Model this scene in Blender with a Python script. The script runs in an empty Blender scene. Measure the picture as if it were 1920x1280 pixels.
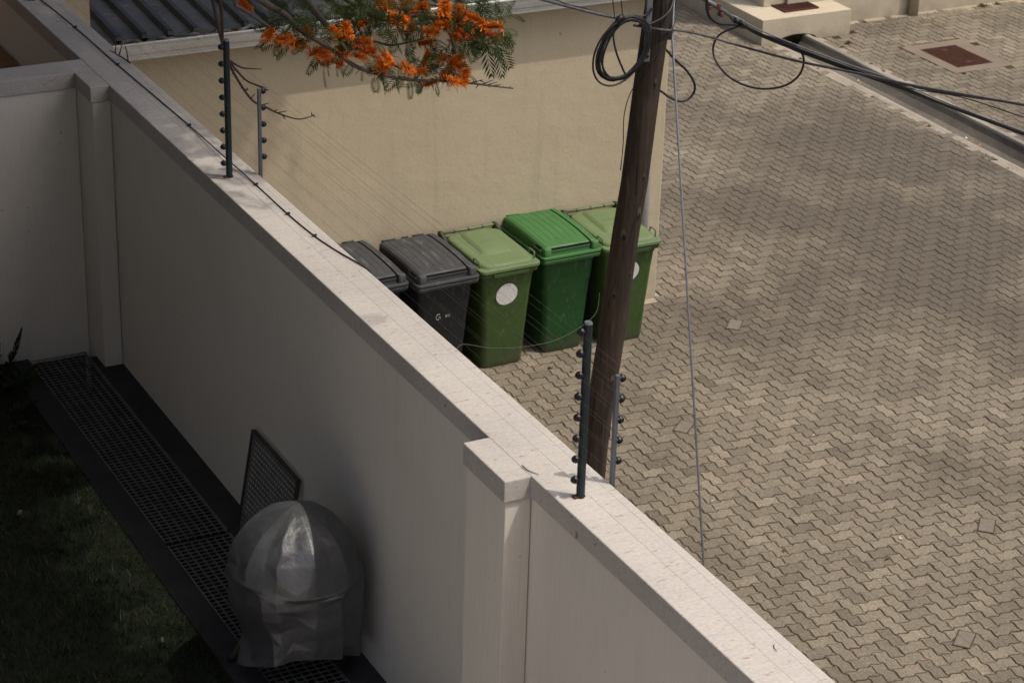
import bpy, bmesh, math, random
import numpy as np
from mathutils import Vector, Matrix
random.seed(7); rng = np.random.default_rng(7)
sc = bpy.context.scene
R = math.radians
# ---------------------------------------------------------------- camera
CAM = Vector((-10.4713, -16.891, 8.6001)); YAW, PIT, ROL = R(27.984), R(24.651), R(1.785)
fw = Vector((math.sin(YAW)*math.cos(PIT), math.cos(YAW)*math.cos(PIT), -math.sin(PIT)))
rt = Vector((math.cos(YAW), -math.sin(YAW), 0)); up = rt.cross(fw)
rt, up = math.cos(ROL)*rt + math.sin(ROL)*up, -math.sin(ROL)*rt + math.cos(ROL)*up
cd = bpy.data.cameras.new('camera'); cam = bpy.data.objects.new('camera', cd); sc.collection.objects.link(cam)
m = Matrix((rt, up, -fw)).transposed().to_4x4(); m.translation = CAM; cam.matrix_world = m
cd.sensor_width = 36; cd.lens = 36*4345.5/1920; cd.clip_start = .1; cd.clip_end = 500
cd.dof.use_dof = True; cd.dof.focus_distance = 12.5; cd.dof.aperture_fstop = 8.0
sc.camera = cam
# ---------------------------------------------------------------- sky, sun, exposure
SUN = Vector((.36, -.33, 1)).normalized()
w = bpy.data.worlds.new('World'); sc.world = w; w.use_nodes = True
nt = w.node_tree; bg = nt.nodes['Background']; sky = nt.nodes.new('ShaderNodeTexSky')
sky.sky_type = 'NISHITA'; sky.air_density = .7; sky.dust_density = 5; sky.ozone_density = .6; sky.sun_disc = False
sky.sun_elevation = math.asin(SUN.z); sky.sun_rotation = math.atan2(SUN.x, SUN.y)
nt.links.new(sky.outputs[0], bg.inputs[0]); bg.inputs[1].default_value = .15
sd = bpy.data.lights.new('sun', 'SUN'); sd.energy = 1.95; sd.angle = R(.5); sd.color = (1, .93, .82)
so = bpy.data.objects.new('sun', sd); sc.collection.objects.link(so)
so.rotation_euler = SUN.to_track_quat('Z', 'Y').to_euler(); so.location = (10, -10, 30)
sc.view_settings.view_transform = 'Standard'; sc.view_settings.look = 'None'
sc.view_settings.exposure = 0.22; sc.view_settings.gamma = 1
# ---------------------------------------------------------------- helpers
WL = {}                                                             # world place of each thing, so parts can be given in world metres
def tag(o, label=None, cat=None, group=None, kind=None):
    if label: o['label'] = label
    if cat: o['category'] = cat
    if group: o['group'] = group
    if kind: o['kind'] = kind
    return o
def thing(name, loc, label, cat, group=None, rz=0):
    o = bpy.data.objects.new(name, None); sc.collection.objects.link(o)
    o.location = loc; o.rotation_euler.z = rz; o.empty_display_size = .1
    WL[o] = Vector(loc); return tag(o, label, cat, group)
class MB:
    def __init__(s): s.v = []; s.f = []; s.mi = []
    def add(s, vs, fs, mi=0):
        n = len(s.v); s.v += [tuple(v) for v in vs]; s.f += [tuple(i+n for i in f) for f in fs]; s.mi += [mi]*len(fs); return s
    def box(s, a, b, mi=0):
        x0, y0, z0 = a; x1, y1, z1 = b
        return s.add([(x0,y0,z0),(x1,y0,z0),(x1,y1,z0),(x0,y1,z0),(x0,y0,z1),(x1,y0,z1),(x1,y1,z1),(x0,y1,z1)],
                     [(3,2,1,0),(4,5,6,7),(0,1,5,4),(1,2,6,5),(2,3,7,6),(3,0,4,7)], mi)
    def tube(s, P, r, n=8, mi=0, cap=True):
        P = [Vector(p) for p in P]; k = len(P); rs = r if isinstance(r, (list, tuple)) else [r]*k
        vs = []; t0 = None; nrm = None
        for i in range(k):
            t = (P[min(i+1,k-1)] - P[max(i-1,0)]).normalized()
            if nrm is None:
                nrm = t.cross(Vector((0,0,1)) if abs(t.z) < .9 else Vector((1,0,0))).normalized()
            else:
                nrm = (nrm - t*nrm.dot(t)).normalized()
            b = t.cross(nrm)
            for j in range(n):
                a = 2*math.pi*j/n; vs.append(P[i] + rs[i]*(math.cos(a)*nrm + math.sin(a)*b))
        fs = [(i*n+j, i*n+(j+1)%n, (i+1)*n+(j+1)%n, (i+1)*n+j) for i in range(k-1) for j in range(n)]
        if cap: fs += [tuple(reversed(range(n))), tuple((k-1)*n+j for j in range(n))]
        return s.add(vs, fs, mi)
    def loft(s, rings, mi=0, cap0=True, cap1=True):
        n = len(rings[0]); vs = [p for r in rings for p in r]
        fs = [(i*n+j, i*n+(j+1)%n, (i+1)*n+(j+1)%n, (i+1)*n+j) for i in range(len(rings)-1) for j in range(n)]
        if cap0: fs.append(tuple(reversed(range(n))))
        if cap1: fs.append(tuple((len(rings)-1)*n+j for j in range(n)))
        return s.add(vs, fs, mi)
    def extr(s, prof, x0, x1, mi=0):                                # closed (y,z) outline pushed along x
        return s.loft([[(x0,y,z) for y,z in prof], [(x1,y,z) for y,z in prof]], mi)
    def build(s, name, mats, parent=None, smooth=False, bevel=0, local=False, sub=0, seg=2):
        me = bpy.data.meshes.new(name); off = Vector((0,0,0))
        if parent is not None and not local: off = WL.get(parent, Vector((0,0,0)))
        me.from_pydata([tuple(Vector(v)-off) for v in s.v], [], s.f)
        for mm in (mats if isinstance(mats, (list, tuple)) else [mats]): me.materials.append(mm)
        me.polygons.foreach_set('material_index', s.mi)
        if smooth: me.polygons.foreach_set('use_smooth', [True]*len(me.polygons))
        me.update(); me.validate()
        bm = bmesh.new(); bm.from_mesh(me); bmesh.ops.recalc_face_normals(bm, faces=bm.faces)
        bm.to_mesh(me); bm.free()
        o = bpy.data.objects.new(name, me); sc.collection.objects.link(o)
        if parent is not None: o.parent = parent; WL[o] = off
        if bevel:
            b = o.modifiers.new('bevel', 'BEVEL'); b.width = bevel; b.segments = seg; b.limit_method = 'ANGLE'; b.angle_limit = R(35)
        if sub:
            b = o.modifiers.new('sub', 'SUBSURF'); b.levels = b.render_levels = sub
        return o
def npmesh(name, v, loops, starts, totals, mat, parent=None, col=None, smooth=False):
    me = bpy.data.meshes.new(name); me.vertices.add(len(v)); me.vertices.foreach_set('co', np.asarray(v, np.float32).ravel())
    me.loops.add(len(loops)); me.loops.foreach_set('vertex_index', np.asarray(loops, np.int32))
    me.polygons.add(len(starts)); me.polygons.foreach_set('loop_start', np.asarray(starts, np.int32))
    me.polygons.foreach_set('loop_total', np.asarray(totals, np.int32))
    me.polygons.foreach_set('use_smooth', [smooth]*len(starts))
    if col is not None:
        a = me.color_attributes.new('tone', 'FLOAT_COLOR', 'POINT'); a.data.foreach_set('color', np.asarray(col, np.float32).ravel())
    me.update(calc_edges=True); me.validate()
    for mm in (mat if isinstance(mat, (list, tuple)) else [mat]): me.materials.append(mm)
    o = bpy.data.objects.new(name, me); sc.collection.objects.link(o)
    if parent is not None:
        o.parent = parent; o.location = -WL[parent]; WL[o] = Vector((0,0,0))
    return o
def quads(name, V, mat, parent=None, col=None):                     # V: (n,4,3) loose quads
    n = len(V); c = None if col is None else np.repeat(col, 4, axis=0)
    return npmesh(name, V.reshape(-1,3), np.arange(4*n), np.arange(n)*4, np.full(n,4), mat, parent, c)
def copy_tree(o, parent=None):
    c = o.copy(); sc.collection.objects.link(c)
    if parent is not None: c.parent = parent
    WL[c] = WL.get(o, Vector((0,0,0)))
    for ch in [q for q in bpy.data.objects if q.parent == o]: copy_tree(ch, c)
    return c
def rrect(cx, cy, z, hx, hy, r, n=4):                               # rounded rectangle ring
    out = []
    for sx, sy, a0 in ((1,1,0),(-1,1,90),(-1,-1,180),(1,-1,270)):
        for i in range(n+1):
            a = R(a0 + 90*i/n); out.append((cx+sx*(hx-r)+r*math.cos(a), cy+sy*(hy-r)+r*math.sin(a), z))
    return out
def smoothpath(P, k=6):                                             # Catmull-Rom
    P = [Vector(p) for p in P]; Q = []
    for i in range(len(P)-1):
        a, b, c, d = P[max(i-1,0)], P[i], P[i+1], P[min(i+2,len(P)-1)]
        for j in range(k):
            t = j/k; Q.append(.5*((2*b)+(c-a)*t+(2*a-5*b+4*c-d)*t*t+(3*b-a-3*c+d)*t**3))
    return Q+[P[-1]]
# ---------------------------------------------------------------- materials
def nd(nt, t, **k):
    n = nt.nodes.new(t)
    for a, b in k.items(): setattr(n, a, b)
    return n
def mixc(nt, fac, a, b, mode='MIX'):
    n = nd(nt, 'ShaderNodeMix', data_type='RGBA', blend_type=mode)
    for s, v in ((n.inputs[0], fac), (n.inputs[6], a), (n.inputs[7], b)):
        if hasattr(v, 'links'): nt.links.new(v, s)
        else: s.default_value = v if not isinstance(v, tuple) else (*v[:3], 1)
    return n.outputs[2]
def noise(nt, co, scale, detail=4, rough=.55, stretch=None):
    n = nd(nt, 'ShaderNodeTexNoise'); n.inputs['Scale'].default_value = scale; n.inputs['Detail'].default_value = detail; n.inputs['Roughness'].default_value = rough
    if stretch:
        mp = nd(nt, 'ShaderNodeMapping'); mp.inputs['Scale'].default_value = stretch; nt.links.new(co, mp.inputs[0]); co = mp.outputs[0]
    nt.links.new(co, n.inputs['Vector']); return n.outputs['Fac']
def ramp(nt, s, a, b, va=0., vb=1.):
    n = nd(nt, 'ShaderNodeMapRange'); n.inputs[1].default_value = a; n.inputs[2].default_value = b; n.inputs[3].default_value = va; n.inputs[4].default_value = vb
    nt.links.new(s, n.inputs[0]); return n.outputs[0]
def bumpn(nt, s, strength, dist=.01, prev=None):
    n = nd(nt, 'ShaderNodeBump'); n.inputs['Strength'].default_value = strength; n.inputs['Distance'].default_value = dist
    nt.links.new(s, n.inputs['Height'])
    if prev is not None: nt.links.new(prev, n.inputs['Normal'])
    return n.outputs[0]
def base(name, rough=.7, metal=0, spec=.5):
    mt = bpy.data.materials.new(name); mt.use_nodes = True; nt = mt.node_tree; p = nt.nodes['Principled BSDF']
    p.inputs['Roughness'].default_value = rough; p.inputs['Metallic'].default_value = metal; p.inputs['Specular IOR Level'].default_value = spec
    co = nd(nt, 'ShaderNodeTexCoord').outputs['Object']
    return mt, nt, p, co
def M(name, c1, c2=None, scale=4, rough=.7, metal=0, spec=.4, bump=.15, bscale=60, stretch=None, fine=.12, spot=None):
    """two tones broken up by a broad and a fine noise, a bump, and small stains or specks"""
    mt, nt, p, co = base(name, rough, metal, spec)
    c2 = c2 or tuple(x*.75 for x in c1)
    a = ramp(nt, noise(nt, co, scale, 5, .6, stretch), .32, .68)
    col = mixc(nt, a, c1, c2)
    f = ramp(nt, noise(nt, co, bscale, 3, .6, stretch), .3, .7, 1-fine, 1+fine)
    col = mixc(nt, 1., col, f, 'MULTIPLY')
    if spot:
        sc_, thr, sc_col = spot
        s = ramp(nt, noise(nt, co, sc_, 2, .5), thr, thr+.06)
        col = mixc(nt, s, col, sc_col)
    nt.links.new(col, p.inputs['Base Color'])
    if bump: nt.links.new(bumpn(nt, noise(nt, co, bscale, 4, .6, stretch), bump, .01), p.inputs['Normal'])
    return mt
def leafmat(name, c1, c2, trans=.25, rough=.55):
    mt, nt, p, co = base(name, rough, 0, .3)
    a = nd(nt, 'ShaderNodeAttribute', attribute_name='tone')
    col = mixc(nt, a.outputs['Fac'], c1, c2); nt.links.new(col, p.inputs['Base Color'])
    t = nd(nt, 'ShaderNodeBsdfTranslucent'); nt.links.new(mixc(nt, .3, col, (.3,.35,.05)), t.inputs[0])
    mx = nd(nt, 'ShaderNodeMixShader'); mx.inputs[0].default_value = trans
    nt.links.new(p.outputs[0], mx.inputs[1]); nt.links.new(t.outputs[0], mx.inputs[2])
    nt.links.new(mx.outputs[0], nt.nodes['Material Output'].inputs[0]); return mt

M_beige = None
def plaster(name, c1, c2, bump=.25, streak=(1,1,1), bs=40, low=0.):
    mt, nt, p, co = base(name, .85, 0, .25)
    big = ramp(nt, noise(nt, co, .7, 5, .6), .35, .7)
    col = mixc(nt, big, c1, c2)
    fine = ramp(nt, noise(nt, co, bs, 4, .65, streak), .3, .7, .93, 1.06)
    col = mixc(nt, 1., col, fine, 'MULTIPLY')
    dr = ramp(nt, noise(nt, co, 5, 5, .62, (1.5,1.5,.10)), .54, .72, 0, .28 if low > -1 else .09)      # rain streaks and old damp
    col = mixc(nt, dr, col, tuple(x*.62 for x in c2))
    sx = nd(nt, 'ShaderNodeSeparateXYZ'); nt.links.new(co, sx.inputs[0])
    mu = nd(nt, 'ShaderNodeMath', operation='MULTIPLY'); nt.links.new(noise(nt, co, 3.5, 5, .65), mu.inputs[0]); nt.links.new(ramp(nt, sx.outputs[2], low, low+.55, 1, 0), mu.inputs[1])
    col = mixc(nt, ramp(nt, mu.outputs[0], .25, .55, 0, .5), col, tuple(x*.5 for x in c2))
    spk = ramp(nt, noise(nt, co, 23, 2, .4), .74, .8)
    col = mixc(nt, spk, col, tuple(x*.5 for x in c2))
    nt.links.new(col, p.inputs['Base Color'])
    b = bumpn(nt, noise(nt, co, 3.2, 6, .62), bump, .04)
    b = bumpn(nt, noise(nt, co, bs, 3, .6, streak), bump*.7, .006, b)
    nt.links.new(b, p.inputs['Normal']); return mt
BEIGE = plaster('beige_plaster', (.50,.425,.30), (.455,.387,.27), .3)
CREAM = plaster('cream_plaster', (.50,.44,.33), (.45,.39,.29), .2)
WALLW = plaster('wall_paint', (.745,.70,.61), (.685,.645,.56), .12, (14,14,.35), 12, -9.)
def capmat():
    mt, nt, p, co = base('capping_plaster', .85, 0, .2)
    big = ramp(nt, noise(nt, co, 1.3, 5, .6), .35, .68)
    col = mixc(nt, big, (.545,.51,.46), (.46,.425,.385))
    st = ramp(nt, noise(nt, co, 9, 5, .7, (.55,5,1)), .36, .64, .95, 1.03)
    col = mixc(nt, 1., col, st, 'MULTIPLY')
    bl = ramp(nt, noise(nt, co, 60, 4, .75, (.8,1.2,1)), .34, .66, .86, 1.08)
    col = mixc(nt, 1., col, bl, 'MULTIPLY')
    sp = ramp(nt, noise(nt, co, 42, 3, .55, (.45,1.5,1)), .63, .74)
    col = mixc(nt, sp, col, (.33,.22,.18))
    dk = ramp(nt, noise(nt, co, 17, 2, .5, (.6,1.2,1)), .70, .76)
    col = mixc(nt, dk, col, (.24,.19,.17))
    nt.links.new(col, p.inputs['Base Color'])
    nt.links.new(bumpn(nt, noise(nt, co, 14, 4, .6, (.6,5,1)), .16, .012), p.inputs['Normal']); return mt
CAPM = capmat()
# ---------------------------------------------------------------- paving: every paver a zigzag block in a herringbone
def pavermat():
    mt, nt, p, co = base('concrete_paver', .88, 0, .25)
    a = nd(nt, 'ShaderNodeAttribute', attribute_name='tone')
    sep = nd(nt, 'ShaderNodeSeparateColor'); nt.links.new(a.outputs['Color'], sep.inputs[0])
    col = mixc(nt, sep.outputs[0], (.098,.083,.061), (.262,.225,.165))      # each block's own grey
    col = mixc(nt, ramp(nt, noise(nt, co, 9, 3, .6), .35, .7, 0, .35), col, (.225,.195,.15))
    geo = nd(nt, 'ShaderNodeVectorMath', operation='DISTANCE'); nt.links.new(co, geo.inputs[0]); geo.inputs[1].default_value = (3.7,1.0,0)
    near = ramp(nt, geo.outputs['Value'], 1.0, 4.6, .17, -.03)                # stronger darkening around one point
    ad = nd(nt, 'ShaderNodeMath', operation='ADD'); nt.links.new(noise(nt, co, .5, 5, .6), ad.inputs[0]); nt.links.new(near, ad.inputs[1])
    dark_patch = ramp(nt, ad.outputs[0], .42, .66, 0, .85)           # broad darker patches
    col = mixc(nt, dark_patch, col, (.098,.083,.064))
    g = ramp(nt, noise(nt, co, 95, 3, .75), .3, .7, .60, 1.34)              # exposed grit
    col = mixc(nt, 1., col, g, 'MULTIPLY')
    g2 = ramp(nt, noise(nt, co, 38, 3, .7), .3, .7, .74, 1.22)
    col = mixc(nt, 1., col, g2, 'MULTIPLY')
    s = ramp(nt, noise(nt, co, 55, 2, .5), .64, .70)
    col = mixc(nt, s, col, (.07,.055,.04))
    nt.links.new(col, p.inputs['Base Color'])
    nt.links.new(bumpn(nt, noise(nt, co, 170, 3, .7), .35, .004), p.inputs['Normal']); return mt
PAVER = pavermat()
def jointmat():
    mt, nt, p, co = base('joint_sand', .95, 0, .1)
    col = mixc(nt, ramp(nt, noise(nt, co, 6, 4, .6), .4, .6), (.042,.028,.016), (.078,.053,.031))
    col = mixc(nt, ramp(nt, noise(nt, co, 5.1, 3, .6), .62, .70), col, (.085,.075,.02))
    col = mixc(nt, ramp(nt, noise(nt, co, 4.3, 4, .6), .62, .70), col, (.17,.075,.03))
    nt.links.new(col, p.inputs['Base Color']); return mt
JOINT = jointmat()
# frame wedge on the ground, used only to leave out blocks nobody could see
def seen(x, y, z, pad=.25):
    d = np.stack([x-CAM.x, y-CAM.y, z-CAM.z], -1); zz = d@np.array(fw); X = 4345.5*(d@np.array(rt))/zz; Y = 4345.5*(d@np.array(up))/zz
    return (zz > 0) & (abs(X) < 960*(1+pad)) & (abs(Y) < 640*(1+pad))
def paving(name, org, ang, cell, keep, zt):
    A = .088; NS = 10
    t = np.arange(NS)/NS; S = (np.sin(2*np.pi*t)+.28*np.sin(4*np.pi*t))/1.1*A*WSGN
    def hed(i, j, f): p = np.stack([i+t, j+S], -1); return p if f else np.stack([i+1-t, j-S], -1)      # S is odd about the middle
    def ved(i, j, f): p = np.stack([i-S, j+t], -1); return p if f else np.stack([i+S, j+1-t], -1)
    ox = np.concatenate([hed(0,0,1), hed(1,0,1), ved(2,0,1), hed(1,1,0), hed(0,1,0), ved(0,0,0)])
    oy = np.concatenate([hed(0,0,1), ved(1,0,1), ved(1,1,1), hed(0,2,0), ved(0,1,0), ved(0,0,0)])
    N = len(ox); c, s = math.cos(ang), math.sin(ang); Rm = np.array([[c,-s],[s,c]])
    I, J = np.meshgrid(np.arange(-140,180), np.arange(-140,180), indexing='ij'); I = I.ravel(); J = J.ravel(); k = (I-J) % 4
    V = []; C = []
    for kk, ol, cen in ((0, ox, (1,.5)), (3, oy, (.5,1))):
        sel = k == kk; i = I[sel]; j = J[sel]
        pc = (np.stack([i+cen[0], j+cen[1]], -1)*cell)@Rm.T + org
        ok = keep(pc[:,0], pc[:,1]); pc = pc[ok]; n = len(pc)
        loc = (ol-np.array(cen))*cell
        # joint gap and a soft worn edge
        cx = loc*1.0; d = np.roll(cx,-1,0)-np.roll(cx,1,0); nr = np.stack([d[:,1],-d[:,0]],-1); nr /= np.linalg.norm(nr,axis=1)[:,None]
        r0 = cx-nr*.0036; r1 = cx-nr*.0046; r2 = cx-nr*.0078
        th = ang + rng.normal(0,.010,n); jit = rng.normal(0,.0013,(n,2)); h = rng.normal(0,.0012,n); tl = rng.normal(0,.006,(n,2))
        for r, dz in ((r0,-.014),(r1,-.0035),(r2,0.)):
            x = r[None,:,0]*np.cos(th)[:,None]-r[None,:,1]*np.sin(th)[:,None]; y = r[None,:,0]*np.sin(th)[:,None]+r[None,:,1]*np.cos(th)[:,None]
            z = zt+dz+h[:,None]+x*tl[:,:1]+y*tl[:,1:]
            V.append(np.stack([x+pc[:,:1]+jit[:,:1], y+pc[:,1:]+jit[:,1:], z], -1))
        tone = np.clip(rng.normal(.62,.13,n),0,1); odd = rng.random(n); tone[odd < .06] *= .5; tone[odd > .95] = .98
        C.append(np.repeat(tone, N))
    vs = []; loops = []; st = []; tt = []; col = []; base_ = 0
    a = np.arange(N); b = (a+1) % N
    for q in range(2):
        r = V[q*3:q*3+3]; n = r[0].shape[0]; P = np.stack(r, 1)             # n,3,N,3
        vs.append(P.reshape(-1,3)); col.append((C[q].reshape(n,1,N)*np.array([.0,.5,1.]).reshape(1,3,1)).ravel())
        o = base_ + np.arange(n)[:,None]*3*N
        for lv in range(2):
            Q = np.stack([a+lv*N, b+lv*N, b+(lv+1)*N, a+(lv+1)*N], -1)     # N,4
            L = (o[:,:,None]+Q[None]).reshape(-1); loops.append(L); tt.append(np.full(n*N,4))
        L = (o+2*N+a[None]).reshape(-1); loops.append(L); tt.append(np.full(n,N))
        base_ += n*3*N
    tt = np.concatenate(tt); st = np.concatenate([[0],np.cumsum(tt)[:-1]]); cc = np.concatenate(col)
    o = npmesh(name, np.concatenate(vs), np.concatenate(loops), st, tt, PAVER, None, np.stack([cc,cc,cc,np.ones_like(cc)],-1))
    return tag(o, kind='structure')
WSGN = 1
GZ = -.0058
ground = MB().add([(-120,-120,GZ),(5.37,-120,GZ),(5.37,120,GZ),(-120,120,GZ),(5.89,-120,GZ),(120,-120,GZ),(120,120,GZ),(5.89,120,GZ),(5.37,6.5,GZ),(5.89,6.5,GZ),(5.89,118,GZ),(5.37,118,GZ)], [(0,1,2,3),(4,5,6,7),(8,9,10,11)]).build('ground', JOINT); tag(ground, kind='structure')
SQ = [(.344,-.837,.13),(-1.148,-2.42,.135),(.116,-4.82,.13),(-1.056,-6.078,.135)]
CHX = lambda y: 5.40 + .004*(y-2)                                   # channel's near edge
def keepA(x, y):
    k = seen(x, y, 0*x, .22) & (x < CHX(y)-.06) & ~((x < .02) & (y > -.06)) & (x > -5.6)
    return k
def keepB(x, y):
    return seen(x, y, 0*x, .22) & (x > CHX(y)+.62) & (y < 6.62) & ~((x > 6.80) & (x < 7.72) & (y > 4.40) & (y < 5.52)) & ~((x < 6.56) & (y > 6.22))
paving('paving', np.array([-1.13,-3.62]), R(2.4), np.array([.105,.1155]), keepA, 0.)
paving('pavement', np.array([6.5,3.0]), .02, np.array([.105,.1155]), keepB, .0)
CONC = M('concrete', (.34,.30,.24), (.24,.21,.165), 3, .9, bump=.3, bscale=70, fine=.16, spot=(60,.7,(.1,.085,.065)))
CONCD = M('stained_concrete', (.19,.17,.135), (.075,.068,.055), 2.2, .9, bump=.3, bscale=60, fine=.18, stretch=(1,.35,1))
LIPC = M('pale_kerb', (.33,.30,.25), (.18,.165,.135), 1.2, .85, bump=.2, bscale=50)
BLK = M('block_concrete', (.19,.165,.13), (.145,.125,.1), 20, .9, bump=.3, bscale=120)
MOSS = M('joint_moss', (.05,.03,.018), (.075,.06,.015), 14, .95, bump=.2)
for i, (x, y, s) in enumerate(SQ):
    t = thing('paving_block', (x,y,0), ['small square dark concrete block let into the paving just past the last green bin',
        'small square concrete block with mossy edges in the paving right of the pole', 'small square concrete block alone near the right edge of the paving',
        'square concrete block with rusty joint in the paving at the lower right corner'][i], 'paving block', 'square blocks in the paving')
    h = .056; g_ = .102; a = R(-46)+.06*((-1)**i)
    b = MB().box((-h,-g_,-.02),(h,g_,.0065)).build('block', BLK, t, bevel=.004, local=True)
    MB().box((-h-.009,-g_-.009,-.02),(h+.009,g_+.009,.0038)).build('joint', MOSS, t, local=True)
    t.rotation_euler.z = a
# ---------------------------------------------------------------- drain channel
ys = list(np.linspace(-8,6.3,60)); cv = MB()
def chan(prof, mi): cv.loft([[(CHX(y)+a+.004*math.sin(y*2.3), y, b+.003*math.sin(y*1.7+a*9)) for a,b in prof] for y in ys], mi)
chan([(-.13,-.03),(-.13,-.0035),(-.03,-.002),(.0,.006),(.05,-.004),(.05,-.03)], 0)
chan([(.0501,-.0045),(.12,-.055),(.20,-.105),(.27,-.12),(.34,-.10),(.40,-.03),(.428,.03),(.44,.02),(.41,-.09),(.33,-.16),(.2,-.17),(.0501,-.08)], 1)
chan([(.424,.031),(.43,.055),(.44,.062),(.485,.064),(.50,.056),(.50,.012),(.43,.012)], 2)
chan([(.5005,-.03),(.5005,.010),(.53,-.002),(.70,-.0035),(.70,-.03)], 0)
tag(cv.build('drain_channel', [CONC, CONCD, LIPC], None, smooth=False), kind='structure')
# ---------------------------------------------------------------- boundary wall
XI, XO, HC, ZG = -6.046, -5.755, 3.70, 1.658
bw = thing('boundary_wall', (-5.9,-6,0), 'long cream plastered boundary wall with flat capping running from top left to bottom right', 'wall')
MB().box((XI+.016,-20,-.3),(XO-.016,14,HC-.112)).build('wall_body', WALLW, bw)
MB().box((XI,-20,HC-.11),(XO,14,HC)).build('capping', CAPM, bw, bevel=.006)
def pillar(y0, y1, x):
    MB().box((x+.014,y0+.014,ZG-.3),(XI+.012,y1-.014,HC-.112)).build('pillar', WALLW, bw, bevel=.004)
    MB().box((x,y0,HC-.112),(XI+.004,y1,HC-.0015)).build('pillar_cap', CAPM, bw, bevel=.006)
pillar(-8.785,-8.362,-6.180); pillar(-2.805,-2.2,-6.174)
cw = thing('cross_wall', (-8,-2.33,ZG), 'pale plastered garden wall joining the long boundary wall at the left edge', 'wall')
MB().box((-14,-2.450,ZG-.3),(-6.164,-2.215,HC-.112)).build('wall_body', WALLW, cw)
MB().box((-14,-2.466,HC-.111),(-6.172,-2.2,HC-.001)).build('capping', CAPM, cw, bevel=.006)
TIMB = M('brown_decking', (.30,.14,.03), (.20,.09,.02), 3, .8, stretch=(1,8,1))
MB().box((-14,-2.20,ZG-.3),(-6.05,12,3.19)).build('neighbour_deck', TIMB); tag(bpy.data.objects['neighbour_deck'], 'brown timber deck behind the cross wall at the far left', 'deck')
# ---------------------------------------------------------------- garden
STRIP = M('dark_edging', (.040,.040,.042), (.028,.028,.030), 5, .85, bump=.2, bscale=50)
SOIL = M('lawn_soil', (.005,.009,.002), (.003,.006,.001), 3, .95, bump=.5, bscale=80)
BOUNCE_TERR = M('bounce_slab_paving', (.46,.415,.355), (.41,.365,.31), 2, .9)
tag(MB().box((-14,-18.7,1.2),(-6.78,-7.75,ZG+.012)).build('bounce_terrace', BOUNCE_TERR), kind='structure')  # unseen pale slab added to bounce sunlight onto the garden wall
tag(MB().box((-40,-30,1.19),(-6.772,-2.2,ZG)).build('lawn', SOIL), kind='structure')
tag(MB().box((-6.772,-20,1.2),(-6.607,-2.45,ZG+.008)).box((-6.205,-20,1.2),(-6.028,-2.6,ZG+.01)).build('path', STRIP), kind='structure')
tag(MB().box((-6.607,-20,1.2),(-6.205,-2.45,1.42)).box((-6.606,-2.475,1.41),(-6.206,-2.453,ZG-.035)).build('drain_floor', M('drain_dark', (.012,.011,.009))), kind='structure')  # near-black floor, with a dark panel added across the far end
GALV = M('galvanised_steel', (.30,.30,.285), (.19,.19,.18), 8, .5, .3, bump=.1)
def grating(L, W, pitch, cross):                                    # local: length along y, width along x, top at z=0
    m = MB(); y = 0
    for k in range(int(round(L/pitch))+1): m.box((0,k*pitch-.0016,-.006),(W,k*pitch+.0016,.0))
    for k in range(int(round(W/cross))+1): m.box((k*cross-.0016,-.002,-.026),(k*cross+.0016,L,-.0075))
    m.box((-.003,-.004,-.028),(.0035,L+.004,.002)); m.box((W-.0035,-.004,-.028),(W+.003,L+.004,.002)); return m
GP = .042
for i, (y0, L, lab) in enumerate(((-5.26, 2.76, 'long steel drain grating along the foot of the garden wall behind the covered barbecue'), (-10.02, 4.72, 'steel drain grating on which the covered barbecue stands'))):
    t = thing('drain_grating', (-6.603,y0,ZG+.004), lab, 'grating', 'gratings over the garden drain')
    grating(round(L/GP)*GP, .394, GP, .0493).build('bars', GALV, t, local=True)
t = thing('spare_grating', (-6.2,-5.7,ZG), 'spare steel grating panel leaning on the wall behind the barbecue', 'grating')
gp = grating(.690, .70, .0345, .035).build('bars', GALV, t, local=True)
gp.matrix_local = Matrix.Translation((.010,-.36,.0)) @ Matrix.Rotation(R(-80.5), 4, 'Y')
fr = MB(); [fr.box(a, b) for a, b in (((-.004,-.006,-.026),(.704,.002,.003)),((-.004,.688,-.026),(.704,.696,.003)),((.70,-.006,-.026),(.708,.696,.003)))]
frm = fr.build('rim', M('rim_steel', (.10,.085,.07), None, 8, .6, .5), t, local=True); frm.matrix_local = Matrix.Translation((.010,-.36,.0)) @ Matrix.Rotation(R(-80.5), 4, 'Y')
# grass blades
n = 46000; bx = rng.uniform(-9.2,-6.775,n); by = rng.uniform(-9.5,-2.5,n); ok = seen(bx,by,0*bx+ZG,.06); bx = bx[ok]; by = by[ok]; n = len(bx)
a = rng.uniform(0,6.28,n); hh = rng.uniform(.018,.05,n); wd = .0025; ln = rng.normal(0,.022,(n,2))
p0 = np.stack([bx-np.cos(a)*wd, by-np.sin(a)*wd, 0*bx+ZG],-1); p1 = np.stack([bx+np.cos(a)*wd, by+np.sin(a)*wd, 0*bx+ZG],-1)
p2 = np.stack([bx+ln[:,0]+np.cos(a)*wd*.4, by+ln[:,1]+np.sin(a)*wd*.4, ZG+hh],-1); p3 = np.stack([bx+ln[:,0]-np.cos(a)*wd*.4, by+ln[:,1]-np.sin(a)*wd*.4, ZG+hh],-1)
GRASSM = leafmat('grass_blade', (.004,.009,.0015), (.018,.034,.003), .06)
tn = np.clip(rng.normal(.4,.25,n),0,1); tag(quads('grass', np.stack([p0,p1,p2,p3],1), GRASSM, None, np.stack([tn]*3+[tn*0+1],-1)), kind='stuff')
MORT = M('mortar', (.36,.31,.23), (.27,.23,.17), 3, .95, bump=.3, bscale=60)
tag(MB().box((5.9,6.44,-.05),(19,6.70,-.0035)).build('house_apron', MORT), kind='structure')
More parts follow.
